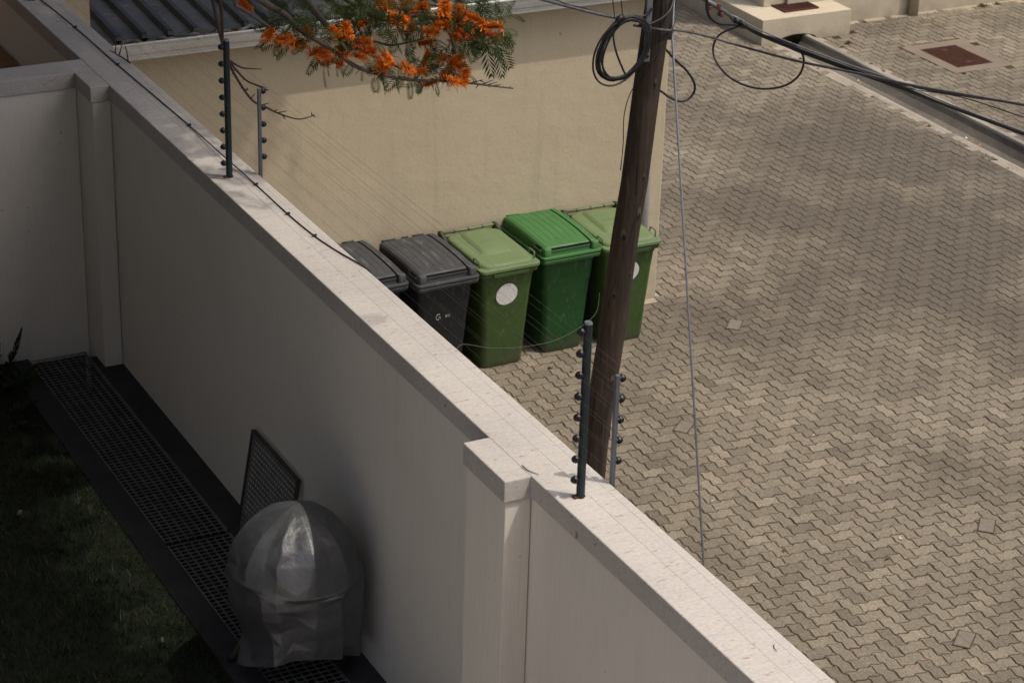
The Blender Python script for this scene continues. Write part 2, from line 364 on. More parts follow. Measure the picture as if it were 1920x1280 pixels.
tag(MB().add([(-3.4,-.075,-.004),(.05,-.10,-.004),(.085,.4,-.004),(.06,4,-.004),(-.1,4,-.004),(-.1,.05,-.004),(-3.4,.05,-.004)], [(0,1,2,3,4,5,6)]).build('garage_apron', MORT), kind='structure')
# ---------------------------------------------------------------- garage behind the bins
WHITE = M('white_trim_paint', (.62,.62,.58), (.50,.50,.46), 2, .5, bump=.05)
g = thing('garage', (-2.8,2,0), 'beige plastered garage with ribbed metal roof and white gutter above the bins', 'building')
MB().box((-5.74,0,-.3),(0,4.2,2.99)).build('wall', BEIGE, g, bevel=.012)
MB().box((-5.745,.02,2.6),(-5.285,4.1,4.6)).build('parapet', BEIGE, g)
def roofmat():
    mt, nt, p, co = base('roof_sheet', .6, .25, .4)
    col = mixc(nt, ramp(nt, noise(nt, co, 5, 5, .65, (1,.45,1)), .38, .66), (.085,.082,.070), (.030,.030,.026))
    col = mixc(nt, ramp(nt, noise(nt, co, 11, 4, .6), .60, .72), col, (.15,.12,.09))
    nt.links.new(col, p.inputs['Base Color']); nt.links.new(bumpn(nt, noise(nt, co, 30, 3), .2, .01), p.inputs['Normal']); return mt
ROOF = roofmat(); RIBD = M('roof_rib', (.035,.038,.036), (.02,.022,.02), 9, .7, .2)
m = MB(); sl = math.tan(R(4)); pit = .213; x = -5.283; xs = []
while x < .1:
    xs += [(x,0),(x+.135,0),(x+.152,.036),(x+.192,.036),(x+.209,0)]; x += pit
def rz(y): return 3.118+sl*(y+.10)
rows = []
for y, dz in ((-.135,-.035),(-.125,-.01),(-.10,0),(4.3,0)): rows.append([(a, y, rz(y)+b+dz) for a, b in xs])
k = len(xs); m.add([p for r in rows for p in r], [(i*k+j, i*k+j+1, (i+1)*k+j+1, (i+1)*k+j) for i in range(3) for j in range(k-1)])
for j in range(0, len(xs)-4, 5): pass
rf = m.build('roof', ROOF, g)
rb = MB()
for j in range(0, len(xs)-4, 5):
    a = xs[j+1][0]; rb.loft([[(a+.004,y,rz(y)+.002),(a+.018,y,rz(y)+.0385),(a+.056,y,rz(y)+.0385),(a+.070,y,rz(y)+.002)] for y in (-.118,4.29)])
rb.build('rib', RIBD, rf)
fl = MB()                                                           # dented lead edging along the sheet ends
pts = [(-5.28+.035*i, -.150+.016*math.sin(i*1.1)+.010*math.sin(i*.37), 3.094+.014*math.sin(i*.9+1)+.008*math.sin(i*2.3)) for i in range(152)]
fl.tube(pts, .017, 6); fl.build('edging', M('lead_edging', (.15,.165,.16), (.06,.065,.06), 9, .6, bump=.4), rf, smooth=True)
gu = MB(); gu.extr([(-.205,3.106),(-.212,3.100),(-.212,3.090),(-.200,3.080),(-.196,3.045),(-.186,3.012),(-.168,2.992),(-.166,2.974),(-.035,2.974),(-.035,3.09),(-.045,3.09),(-.045,2.99),(-.155,2.99),(-.175,3.02),(-.186,3.06),(-.190,3.095),(-.197,3.104)], -5.28, .10)
gt = gu.build('gutter', WHITE, g)
MB().box((-5.28,-.033,2.95),(.10,-.002,3.10)).box((-5.28,-.165,2.955),(.10,-.034,2.972)).build('fascia', WHITE, g)
deb = []                                                            # dead leaves lying in the gutter
n = 5200; cx = rng.uniform(-5.25,-.6,n); cy = rng.uniform(-.190,-.06,n); cz = 3.060+rng.uniform(0,.034,n)+.012*np.sin(cx*7)
def scatter(c, s0, s1, flat=.5, asp=.35):
    n = len(c); d = rng.normal(0,1,(n,3)); d[:,2] *= flat; d /= np.linalg.norm(d,axis=1)[:,None]; e = rng.normal(0,1,(n,3)); e = np.cross(d,e); e /= np.linalg.norm(e,axis=1)[:,None]
    L = rng.uniform(s0,s1,n)[:,None]; W = L*asp
    return np.stack([c-d*L, c+e*W, c+d*L, c-e*W], 1)
DEAD = leafmat('dead_leaf', (.05,.025,.015), (.19,.11,.06), .1, .8)
tn = rng.random(n); tag(quads('leaf_litter', scatter(np.stack([cx,cy,cz],-1),.008,.03), DEAD, None, np.stack([tn]*3+[tn*0+1],-1)), kind='stuff')
PIPE = M('white_downpipe_paint', (.88,.88,.88), (.80,.80,.80), 3, .4, bump=.03)
dp = thing('downpipe', (-.195,-.055,0), 'white downpipe on the garage front corner behind the wooden pole', 'downpipe')
MB().tube([(-.195,-.052,.05),(-.195,-.052,2.80),(-.195,-.075,2.92),(-.195,-.11,2.98)], .036, 16).build('pipe', PIPE, dp, smooth=True)
for z in (1.9,2.5): MB().box((-.236,-.091,z),(-.154,-.002,z+.03)).build('bracket', PIPE, dp, bevel=.004)
# ---------------------------------------------------------------- house across the yard
h2 = thing('cream_house', (8,9,0), 'cream plastered house with stepped plinth at the top right corner of the yard', 'building')
MB().box((5.86,6.70,-.3),(18,14,3.2)).build('wall', CREAM, h2, bevel=.01)
MB().box((5.53,6.745,.31),(5.855,9,3.2)).build('pier', CREAM, h2, bevel=.012)
# plinth with an arched drain mouth
pl = MB(); x0, x1, yf, yb = 5.205, 6.53, 6.245, 6.742; ax, ar = 5.73, .30
prof = [(x0,-.1),(x0,.318),(x1,.318),(x1,-.1),(ax+ar+.02,-.1)]+[(ax+ar*math.cos(R(a)), .005+.085*math.sin(R(a))) for a in range(0,181,15)]+[(ax-ar-.02,-.1)]
pl.loft([[(a,yf,b) for a,b in prof],[(a,yb,b) for a,b in prof]])
plo = pl.build('plinth', CREAM, h2)
MB().box((5.215,6.742,-.1),(5.857,9,.316)).box((5.86,6.695,0),(6.52,6.74,.316)).build('plinth_back', CREAM, h2, bevel=.01)
t = thing('rusty_grate', (5.9,6.66,.32), 'rusty mesh grate lying on top of the cream plinth at the top edge', 'grate')
RUST = M('rust', (.115,.045,.026), (.06,.026,.018), 14, .85, .2, bump=.4, bscale=90)
DARKV = M('grate_void', (.012,.010,.008))
gm = MB()
for k in range(24): gm.box((5.655+k*.0215,6.44,.325),(5.659+k*.0215,6.83,.338))
for k in range(20): gm.box((5.652,6.443+k*.0203,.3265),(6.15,6.446+k*.0203,.3365))
gm.box((5.645,6.430,.321),(6.16,6.445,.341)).box((5.645,6.825,.321),(6.16,6.84,.341)).box((5.645,6.446,.321),(5.657,6.824,.341)).box((6.148,6.446,.321),(6.16,6.824,.341))
gm.build('mesh', RUST, t); MB().box((5.66,6.448,.316),(6.146,6.823,.3215)).build('backing', DARKV, t)
t = thing('downpipe', (7.80,6.63,0), 'cream painted downpipe with a collar at the foot of the cream house', 'downpipe')
MB().tube([(7.80,6.625,-.01),(7.80,6.625,3.1)], .062, 18).build('pipe', CREAM, t, smooth=True)
MB().tube([(7.80,6.625,.335),(7.80,6.625,.345),(7.80,6.625,.40),(7.80,6.625,.41)], [.063,.074,.074,.063], 18).build('collar', CREAM, t, smooth=True)
mh = thing('manhole_cover', (7.24,4.95,0), 'rust brown ribbed manhole cover in a pale concrete surround at top right', 'manhole cover')
PINKC = M('surround_concrete', (.20,.16,.12), (.155,.125,.095), 3, .9, bump=.25, bscale=60)
s = MB(); [s.box(a,b) for a,b in (((6.80,4.40,-.05),(7.72,4.568,.001)),((6.80,5.345,-.05),(7.72,5.52,.001)),((6.80,4.568,-.05),(6.965,5.345,.001)),((7.508,4.568,-.05),(7.72,5.345,.001)))]
s.build('surround', PINKC, mh)
c = MB().box((6.972,4.574,-.04),(7.502,5.339,.003))
for k in range(25): c.box((6.985+k*.0205,4.59,.002),(6.994+k*.0205,5.325,.0085))
cvr = c.build('cover', RUST, mh); 
for y in (4.70,5.20): MB().box((7.20,y-.02,.002),(7.27,y+.02,.010)).build('lift_point', RUST, mh)
# ---------------------------------------------------------------- wheelie bins (front = -y, back against the wall)
def plastic(n, c1, c2, rough=.48, scuff=.5, top=False):
    mt, nt, p, co = base(n, rough, 0, .35)
    col = mixc(nt, ramp(nt, noise(nt, co, 3.5, 5, .6), .3, .7), c1, c2)
    sc_ = ramp(nt, noise(nt, co, 9, 5, .7, (3,.6,1.2)), .56, .75, 0, scuff)
    col = mixc(nt, sc_, col, tuple(min(1,x*.55+.14) for x in c1))
    sx = nd(nt, 'ShaderNodeSeparateXYZ'); nt.links.new(co, sx.inputs[0])
    mu = nd(nt, 'ShaderNodeMath', operation='MULTIPLY'); nt.links.new(noise(nt, co, 7, 5, .65), mu.inputs[0]); nt.links.new(ramp(nt, sx.outputs[2], .02, .30, 1, 0), mu.inputs[1])
    col = mixc(nt, ramp(nt, mu.outputs[0], .2, .6, 0, .6), col, (.085,.07,.05))          # road dust round the foot
    col = mixc(nt, ramp(nt, noise(nt, co, 26, 3, .6, (1,1,.12)), .62, .70, 0, .5), col, tuple(x*.5 for x in c2))
    col = mixc(nt, ramp(nt, noise(nt, co, 60, 2, .5), .76, .80), col, (.35,.34,.30))
    nt.links.new(col, p.inputs['Base Color'])
    nt.links.new(ramp(nt, noise(nt, co, 6, 4), .3, .7, rough-.1, rough+.18), p.inputs['Roughness'])
    nt.links.new(bumpn(nt, noise(nt, co, 90, 3), .06, .004), p.inputs['Normal']); return mt
RUBBER = M('black_rubber', (.018,.018,.018), None, 5, .8); BLACKG = M('black_gap', (.006,.006,.006), None, 5, .9)
STICK = M('white_sticker', (.74,.74,.72), (.68,.68,.66), 6, .5, bump=.03)
def sq(z, y0, y1, hx, r): return rrect(0, (y0+y1)/2, z, hx, (y1-y0)/2, r)
def bin_body(t, mb, step, H=.955):
    b = MB(); b.loft([sq(.012,-.735,-.255,.195,.05), sq(.0,-.73,-.26,.19,.05)][::-1]+[sq(.06,-.742,-.245,.205,.055), sq(.30,-.757,-.20,.216,.055), sq(H-.30,-.782,-.15,.236,.05), sq(H-.285,*((-.787,-.145,.241,.05) if step else (-.7832,-.149,.237,.05))), sq(H-.06,-.805,-.115,.252,.045)])
    body = b.build('body', mb, t, smooth=True, local=True); body.modifiers.new('es','EDGE_SPLIT').split_angle = R(40)
    r = MB(); r.loft([sq(H-.062,-.815,-.105,.258,.04), sq(H-.060,-.838,-.09,.276,.04), sq(H-.022,-.842,-.09,.278,.04), sq(H-.020,-.82,-.10,.262,.04)]); r.box((-.17,-.852,H-.062),(.17,-.83,H-.030))
    r.build('rim', mb, t, bevel=.004, local=True)
    for sx in (-.23,.13): MB().box((sx,-.815,H-.088),(sx+.10,-.80,H-.064)).build('rib', mb, body, local=True)
    h = MB(); h.tube([(-.235,-.045,H+.015),(.235,-.045,H+.015)], .015, 10)
    h.build('handle_bar', mb, t, smooth=True, local=True)
    for sx in (-1,1):
        hb = MB(); hb.loft([[(sx*.225,-.12,H-.08),(sx*.225,-.025,H+.0),(sx*.225,-.025,H+.035),(sx*.225,-.13,H+.0)],[(sx*.243,-.12,H-.08),(sx*.243,-.025,H+.0),(sx*.243,-.025,H+.035),(sx*.243,-.13,H+.0)]]); hb.build('handle_bracket', mb, t, bevel=.003, local=True)
        wv = MB(); wv.tube([(sx*.20,-.17,.10),(sx*.255,-.17,.10)], [.10,.10], 24); wh = wv.build('wheel', RUBBER, t, bevel=.01, local=True)
        MB().tube([(sx*.255,-.17,.10),(sx*.260,-.17,.10)], .055, 16).build('hub', mb, wh, local=True)
    MB().tube([(-.20,-.17,.10),(.20,-.17,.10)], .011, 8).build('axle', GALV, t, local=True)
    return body
def lid_flat(t, ml, md, H=.955):
    l = MB(); l.loft([sq(H-.018,-.842,-.075,.286,.05), sq(H-.014,-.855,-.07,.292,.05), sq(H+.012,-.855,-.07,.292,.05), sq(H+.016,-.85,-.075,.287,.05)])
    o = l.build('lid', ml, t, smooth=False, bevel=.003, local=True)
    def dome(z, s, dy): return [(x*s, -.45+(y+.45)*s+dy, z+.035*(1-((y+.84)/.76))*0+.030*max(0,(y+.84))/.76) for x,y,_ in rrect(0,-.455,0,.262,.365,.10,6)]
    d = MB(); d.loft([dome(H+.014,1,0),dome(H+.034,.985,0),dome(H+.041,.95,0),dome(H+.043,.80,0)]); d.build('lid_panel', ml, o, smooth=True, local=True).modifiers.new('es','EDGE_SPLIT').split_angle = R(50)
    def tong(z, s): return [(x*s, -.34+(y+.34)*s, z+.030*max(0,(y+.84))/.76) for x,y,_ in rrect(0,-.36,0,.135,.235,.06,6)]
    d = MB(); d.loft([tong(H+.041,1.08),tong(H+.050,1.0),tong(H+.066,.84),tong(H+.069,.76)]); d.build('raised_panel', ml, o, smooth=True, local=True).modifiers.new('es','EDGE_SPLIT').split_angle = R(60)
    MB().box((-.05,-.40,H+.082),(.05,-.39,H+.088)).box((-.05,-.39,H+.082),(-.044,-.33,H+.088)).build('lid_mark', ml, o, local=True)
    for sx in (-1,1):                                               # loop handles and hinge cheeks
        y0, y1 = -.76, -.66; q = MB(); q.tube(smoothpath([(sx*.262,y0,H+.022),(sx*.268,y0+.004,H+.066),(sx*.268,y0+.016,H+.074),(sx*.268,y1-.016,H+.076),(sx*.268,y1-.004,H+.068),(sx*.262,y1,H+.024)],3), .0075, 6)
        q.build('lid_handle', ml, o, smooth=True, local=True)
        q = MB(); q.loft([[(sx*.252,-.21,H+.03),(sx*.252,-.02,H+.01),(sx*.252,-.02,H+.088),(sx*.252,-.065,H+.094)],[(sx*.285,-.21,H+.02),(sx*.285,-.02,H+.01),(sx*.285,-.02,H+.088),(sx*.285,-.065,H+.094)]]); q.build('hinge_cheek', md, o, bevel=.004, local=True)
        q = MB(); q.tube(smoothpath([(sx*.262,-.06,H+.062),(sx*.225,-.17,H+.052),(sx*.17,-.30,H+.058)],4), .008, 6); q.build('hinge_rail', md, o, smooth=True, local=True)
    q = MB(); q.tube([(-.262,-.055,H+.074),(.262,-.055,H+.074)], .013, 10); bar = q.build('hinge_bar', ml, o, smooth=True, local=True)
    for x in (-.14,0,.14): MB().tube([(x-.005,-.055,H+.074),(x+.005,-.055,H+.074)], .0165, 10).build('ring', md, bar, local=True)
def lid_box(t, ml, H=.955):
    l = MB(); l.loft([sq(H-.018,-.842,-.075,.288,.035), sq(H-.014,-.858,-.05,.296,.035), sq(H+.006,-.858,-.05,.296,.035), sq(H+.010,-.853,-.055,.291,.035)])
    l.loft([sq(H-.058,-.848,-.075,.284,.03), sq(H-.030,-.856,-.06,.292,.03), sq(H-.024,-.85,-.065,.288,.03)])
    o = l.build('lid', ml, t, bevel=.003, local=True)
    def ring(f, hx):                                                # crowned box: side profile y,z
        return [(f*hx, y, z) for y, z in prof]
    prof = [(-.822,H+.008),(-.812,H+.078),(-.800,H+.086),(-.70,H+.099),(-.55,H+.112),(-.38,H+.119),(-.20,H+.120),(-.075,H+.112),(-.040,H+.095),(-.036,H+.008)]
    def side(x, in_): return [(x, y+(in_ if i < 3 else (-in_ if i > 7 else 0)), z-(0 if i in (0,9) else in_)) for i,(y,z) in enumerate(prof)]
    d = MB(); d.loft([side(-.268,.03),side(-.258,.012),side(-.235,.0),side(.182,.0)]); 
    hatch = d.build('hatch', ml, o, bevel=.005, local=True)
    d = MB(); d.loft([side(.198,.0),side(.24,.0),side(.262,.012),side(.272,.03)]); d.build('side_rail', ml, o, bevel=.005, local=True)
    d = MB(); d.loft([side(.1815,.02),side(.1985,.02)]); d.build('hatch_gap', BLACKG, o, local=True)
    d = MB().loft([rrect(-.235,-.812,H+.008,.035,.028,.02),rrect(-.235,-.812,H+.074,.035,.028,.02),rrect(-.235,-.810,H+.082,.029,.022,.018)]); d.build('corner_post', ml, o, smooth=True, local=True).modifiers.new('es','EDGE_SPLIT').split_angle = R(50)
    d = MB().loft([rrect(.235,-.812,H+.008,.035,.028,.02),rrect(.235,-.812,H+.074,.035,.028,.02),rrect(.235,-.810,H+.082,.029,.022,.018)]); d.build('corner_post', ml, o, smooth=True, local=True).modifiers.new('es','EDGE_SPLIT').split_angle = R(50)
    MB().box((-.195,-.8235,H+.056),(.182,-.80,H+.077)).build('slot', BLACKG, o, local=True)
    q = MB(); q.tube([(-.198,-.825,H+.054),(.182,-.825,H+.054)], .004, 6); q.build('slot_lip', ml, o, local=True)
    d = MB().box((-.272,-.76,H+.03),(-.255,-.67,H+.078)); d.build('side_notch', BLACKG, o, local=True)
    d = MB(); d.tube([(-.274,-.775,H+.048),(-.276,-.655,H+.052)], .008, 6); d.build('side_grip', ml, o, local=True)
    gr = MB()
    for k in range(6):
        x = -.20+k*.066; gr.tube([(x, y, z+.0002) for y, z in prof[3:8]], .0022, 4)
    gr.build('groove', ml, hatch, local=True)
    hb = MB()
    for x0, x1 in ((-.235,-.10),(-.04,.02),(.06,.17)): hb.tube([(x0,-.046,H+.106),(x1,-.046,H+.106)], .0085, 8)
    hb.build('hinge_pin', ml, o, smooth=True, local=True)
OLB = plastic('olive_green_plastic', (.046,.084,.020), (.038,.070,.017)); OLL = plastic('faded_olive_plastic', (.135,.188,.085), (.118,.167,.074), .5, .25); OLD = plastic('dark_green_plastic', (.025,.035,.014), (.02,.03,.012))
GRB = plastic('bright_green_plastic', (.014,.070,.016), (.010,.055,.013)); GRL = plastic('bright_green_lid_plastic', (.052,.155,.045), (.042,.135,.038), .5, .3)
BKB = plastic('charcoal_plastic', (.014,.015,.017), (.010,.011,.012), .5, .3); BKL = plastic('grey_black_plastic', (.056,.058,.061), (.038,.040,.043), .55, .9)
BG = 'wheelie bins along the garage wall'
def sticker(t, x, z):
    s = MB(); ny = -.816+(.955-z)*.081; s.tube([(x,ny-.0035,z),(x,ny+.008,z+.001)], .103, 40); o = s.build('sticker', STICK, t, local=True); o.matrix_local = Matrix.Translation((x,ny,z)) @ Matrix.Rotation(R(4.6),4,'X') @ Matrix.Translation((-x,-ny,-z)); o['label'] = 'round white sticker'
def bin_(x, y, rz, lab, kind):
    t = thing('wheelie_bin', (x,y,0), lab, 'bin', BG, rz)
    bin_body(t, {'o':OLB,'g':GRB,'k':BKB}[kind], kind != 'o')
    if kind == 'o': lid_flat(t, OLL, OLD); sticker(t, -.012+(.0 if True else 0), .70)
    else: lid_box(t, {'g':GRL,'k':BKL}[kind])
    return t
b3 = bin_(-2.005,-.018,R(1.7),'olive green wheelie bin with flat lid and whole round sticker beside the charcoal bins','o')
b5 = copy_tree(b3); b5.location = (-.775,.0,0); b5.rotation_euler.z = R(.4); b5['label'] = 'last olive green wheelie bin, half hidden by the wooden pole'
b4 = bin_(-1.362,.055,R(.8),'bright green wheelie bin with raised hatch lid between the two olive bins','g')
b2 = bin_(-2.618,-.055,R(2.0),'charcoal wheelie bin with white scrawl on its front next to the olive bin','k')
b1 = copy_tree(b2); b1.location = (-3.235,.035,0); b1.rotation_euler.z = R(2.5); b1['label'] = 'charcoal wheelie bin mostly hidden behind the boundary wall'
SCR = M('white_marker', (.42,.42,.41), None, 9, .8)
s = MB()
def fy(z): return -.806+(.955-z)*.081-.002
def stroke(P): s.tube([(x, fy(z), z) for x,z in P], .0032, 5)
stroke([(-.062+.020*math.cos(R(a)), .615+.026*math.sin(R(a))) for a in range(50,330,28)]); stroke([(-.058,.612),(-.043,.612),(-.043,.598)])
stroke([(.006,.598),(.018,.622)]); stroke([(.006,.622),(.020,.600)]); stroke([(.030,.622),(.034,.600)]); stroke([(.046,.600),(.046,.616)]); stroke([(.046,.624),(.047,.627)])
s.build('scrawl', SCR, b2, local=True)
# ---------------------------------------------------------------- wooden pole
def woodmat():
    mt, nt, p, co = base('creosoted_wood', .8, 0, .3)
    col = mixc(nt, ramp(nt, noise(nt, co, 6, 5, .65, (6,6,.35)), .35, .66), (.050,.034,.024), (.022,.015,.011))
    col = mixc(nt, ramp(nt, noise(nt, co, 2.2, 4, .6, (1.5,1.5,.8)), .52, .72, 0, .6), col, (.075,.056,.042))
    ck = ramp(nt, noise(nt, co, 9, 4, .6, (4,4,.12)), .60, .66)
    col = mixc(nt, ck, col, (.006,.005,.004)); col = mixc(nt, ramp(nt, noise(nt, co, 7, 4, .6, (3,3,.2)), .62, .75, 0, .6), col, (.13,.11,.09))
    b_ = bumpn(nt, ck, -.5, .01)
    nt.links.new(col, p.inputs['Base Color']); nt.links.new(bumpn(nt, noise(nt, co, 11, 5, .7, (5,5,.25)), .6, .012, b_), p.inputs['Normal']); return mt
WOOD = woodmat(); HOLE = M('knot_hole', (.008,.006,.005), None, 9, .9); SCAR = M('bare_wood', (.085,.066,.05), (.055,.043,.032), 9, .85)
po = thing('utility_pole', (-2.585,-3.4,0), 'leaning dark wooden utility pole with knot holes in front of the bins', 'pole')
AX = [(-2.59,0),(-2.565,.6),(-2.537,.92),(-2.477,1.43),(-2.394,2.28),(-2.341,2.68),(-2.282,3.40),(-2.218,4.03),(-2.10,5.3),(-1.90,7.6)]
def pax(z):
    for (a,b),(c,d) in zip(AX, AX[1:]):
        if z <= d: return a+(c-a)*(z-b)/(d-b)
    return AX[-1][0]
zs = list(np.linspace(-.2,7.6,66)); 
m = MB(); rings = []
for z in zs:
    r = .103-.0018*max(z,0); rings.append([(pax(z)+(r+.0035*math.sin(3*a+z*1.3)+.003*math.sin(5*a-z*2.1))*math.cos(a), -3.4+(r+.003*math.sin(4*a+z))*math.sin(a), z) for a in [2*math.pi*j/24 for j in range(24)]])
m.loft(rings); shaft = m.build('shaft', WOOD, po, smooth=True)
def onpole(x, z, r):                                                # a knot on the side facing the yard wall
    cx = pax(z); R_ = .103-.0018*z; dx = max(-.9,min(.9,(x-cx)/R_)); a = math.asin(dx); n = Vector((math.sin(a),-math.cos(a),0)); c = Vector((cx,-3.4,z))+n*R_
    return c, n
for x, z, r in ((-2.268,3.44,.018),(-2.322,2.74,.016),(-2.345,2.45,.030),(-2.452,2.29,.030),(-2.505,1.84,.018),(-2.50,1.15,.024),(-2.48,.685,.018),(-2.395,2.0,.012)):
    r *= .72; c, n = onpole(x, z, r); e = n.cross(Vector((0,0,1)))
    k = MB(); k.add([c+n*.004+e*(r*.62*math.cos(a))+Vector((0,0,1))*(r*1.25*math.sin(a)) for a in np.linspace(0,2*math.pi,16,False)]+[c-n*.02], [(i,(i+1)%16,16) for i in range(16)]+[tuple(range(16))]); k.build('knot', HOLE, shaft)
    k = MB(); k.add([c+n*.0025+e*(r*(.95+.2*math.sin(2*a))*math.cos(a))+Vector((0,0,1))*(r*2.6*math.sin(a)+r*.9) for a in np.linspace(0,2*math.pi,16,False)]+[c+n*.0035], [(i,(i+1)%16,16) for i in range(16)]); k.build('scar', SCAR, shaft)
ZINC = M('zinc_strap', (.20,.215,.22), (.13,.14,.145), 8, .5, .5)
MB().box((-2.398,-3.538,3.63),(-2.352,-3.520,5.2)).build('bracket', ZINC, po, bevel=.003)
MB().tube([(-2.375,-3.545,3.67),(-2.375,-3.53,3.67)], .011, 8).build('bolt', BLACKG, po)
MB().tube([(-2.075,-3.33,3.70),(-2.075,-3.33,4.6)], .020, 12).build('stay_sleeve', ZINC, po, smooth=True)
# ---------------------------------------------------------------- cables
CAB = M('black_cable', (.016,.015,.017), (.010,.010,.011), 12, .5, bump=.1); CAB2 = M('purple_black_cable', (.030,.020,.027), (.02,.014,.02), 12, .45)
GREYC = M('grey_cable', (.115,.105,.11), (.06,.055,.06), 20, .5, bump=.3); STEELW = M('steel_strand', (.36,.37,.40), (.25,.26,.29), 30, .5, .3)
def cable(name, P, r, mat, label, group=None, k=6, n=7):
    t = MB().tube(smoothpath(P, k), r, n).build(name, mat, None, smooth=True); return tag(t, label, 'cable', group)
t = thing('stay_wire', (-2.62,-5.18,0), 'thin grey stay wire running straight down from the pole to the ground right of it', 'stay wire')
MB().tube([(-2.062,-3.33,4.5),(-2.06,-3.345,3.72),(-2.62,-5.18,0)], .0085, 8).build('strand', STEELW, t, smooth=True)
MB().tube([(-2.62,-5.18,-.01),(-2.605,-5.13,.10)], .014, 8).build('anchor_rod', ZINC, t)
# coil hung on the pole's left side
t = thing('cable_coil', (-2.6,-3.56,3.76), 'thick coil of black cable hanging on the left side of the pole', 'cable coil')
P = []; cx, cz = -2.585, 3.76
for k in range(9*40+1):
    a = 2*math.pi*k/40; q = k/40; rr = .195+.011*math.sin(q*2.4)+.006*math.sin(a*3+q); off = .013*math.sin(q*1.9+1)
    P.append((cx+off+(rr*.92)*math.cos(a+1.7)+.05*math.sin(a+1.7), -3.565+.014*math.cos(q*2.1)+.01*math.sin(a), cz+(rr*1.10)*math.sin(a+1.7)))
MB().tube(P, .0072, 6).build('turns', CAB, t, smooth=True)
P = [(cx-.02+(.205)*math.cos(a)+.05*math.sin(a)-.015, -3.575, cz-.02+.235*math.sin(a)) for a in np.linspace(R(105),R(335),30)]
MB().tube(P, .0072, 6).build('loose_turn', CAB2, t, smooth=True)
MB().tube(smoothpath([(-2.65,-3.56,3.93),(-2.675,-3.57,3.86),(-2.645,-3.57,3.74),(-2.59,-3.57,3.62),(-2.555,-3.57,3.555)]), .0075, 6).build('slack_strand', CAB2, t, smooth=True)
MB().tube([(-2.655,-3.565,3.935),(-2.63,-3.565,3.985),(-2.60,-3.565,3.99)], .022, 8).build('tape', CAB, t, smooth=True)
cable('service_cable', [(-4.4,-3.5,4.57),(-3.275,-3.5,4.184),(-2.941,-3.5,4.069),(-2.70,-3.53,3.995),(-2.45,-3.52,3.93)], .011, GREYC, 'greyish twisted cable coming to the pole from the upper left', n=8)
t = cable('messenger_wire', [(-4.4,-3.5,4.60)]+[(-3.3+.1*i, -3.5+.006*math.sin(i*2.9), 4.21-.035*i+.006*math.cos(i*2.9)) for i in range(8)], .0045, CAB2, 'thin wire twisted along the cable left of the pole')
cable('lead_in_cable', [(-2.58,-3.56,3.95),(-2.47,-3.55,3.965),(-2.404,-3.55,3.98),(-2.36,-3.548,4.02)], .009, CAB, 'short black cable bent from the coil behind the pole bracket')
cable('jumper_cable', [(-2.46,-3.555,3.92),(-2.404,-3.555,3.905),(-2.298,-3.56,3.937),(-2.214,-3.54,3.985),(-2.14,-3.47,4.06),(-2.05,-3.40,4.25)], .010, CAB, 'black cable sagging across the front of the pole top')
for j, (x, lab) in enumerate(((-2.60,'first thin black drop wire rising from the coil, next to the bracket cable'),(-2.665,'thin black drop wire rising from the left end of the coil'))):
    cable('drop_wire', [(x,-3.56,3.98),(x-.03,-3.56,4.15),(x-.09,-3.56,4.5)], .0035, CAB, lab)
cable('service_cable', [(-2.50,-3.54,3.91),(-2.20,-3.51,3.83),(-2.06,-3.36,3.776),(-1.80,-3.33,3.70),(-1.536,-3.52,3.628),(-1.53,-4.183,3.721),(-1.522,-4.917,3.85),(-1.517,-5.486,3.943),(-1.506,-6.517,4.142),(-1.5,-7.124,4.252),(-1.49,-8.2,4.45)], .0088, GREYC, 'grey cable crossing from the pole to the right edge below the black bundle', n=8)
B = [(-1.575,-3.35,3.80),(-1.508,-3.35,3.767),(-1.506,-3.596,3.757),(-1.5,-4.13,3.783),(-1.494,-4.756,3.828),(-1.489,-5.228,3.868),(-1.484,-5.789,3.898),(-1.476,-6.516,3.95),(-1.47,-7.141,3.986),(-1.46,-8.2,4.05)]
t = thing('cable_bundle', (-1.5,-3.35,3.77), 'bundle of black cables sloping down to the right edge over the drain channel', 'cable bundle')
for i, (dy, dz, r, mt_) in enumerate(((0,0,.0085,CAB),(.012,-.016,.0075,CAB2),(-.012,.012,.006,CAB),(.004,.026,.0045,STEELW))):
    MB().tube(smoothpath([(x+dy,y,z+dz*(1 if j < 6 else .5)) for j,(x,y,z) in enumerate(B)]), r, 7).build('strand', mt_, t, smooth=True)
MB().tube([(-1.90,-3.36,4.02),(-1.74,-3.355,3.925),(-1.58,-3.35,3.82)], [.012,.020,.013], 10).build('strain_grip', ZINC, t, smooth=True)
REDT = M('red_tape', (.16,.035,.03), None, 9, .7)
for p_ in ((-1.775,3.905),(-1.70,3.915),(-1.67,3.845)): MB().box((p_[0]-.013,-3.38,p_[1]-.015),(p_[0]+.013,-3.33,p_[1]+.015)).build('red_tag', REDT, t, bevel=.004)
MB().tube([(-1.545,-3.35,3.79),(-1.515,-3.35,3.772),(-1.47,-3.35,3.73)], [.022,.028,.018], 10).build('clamp', CAB, t, smooth=True)
cable('looped_cable', [(-1.507,-3.455,3.772),(-1.508,-3.354,3.736),(-1.51,-3.119,3.609),(-1.511,-3.04,3.484),(-1.51,-3.111,3.382),(-1.508,-3.335,3.327),(-1.505,-3.648,3.359),(-1.502,-3.942,3.461),(-1.5,-4.124,3.587),(-1.5,-4.186,3.71),(-1.5,-4.13,3.783),(-1.502,-3.961,3.79),(-1.504,-3.728,3.77)], .0082, CAB2, 'large oval loop of dark cable hanging from the black bundle')
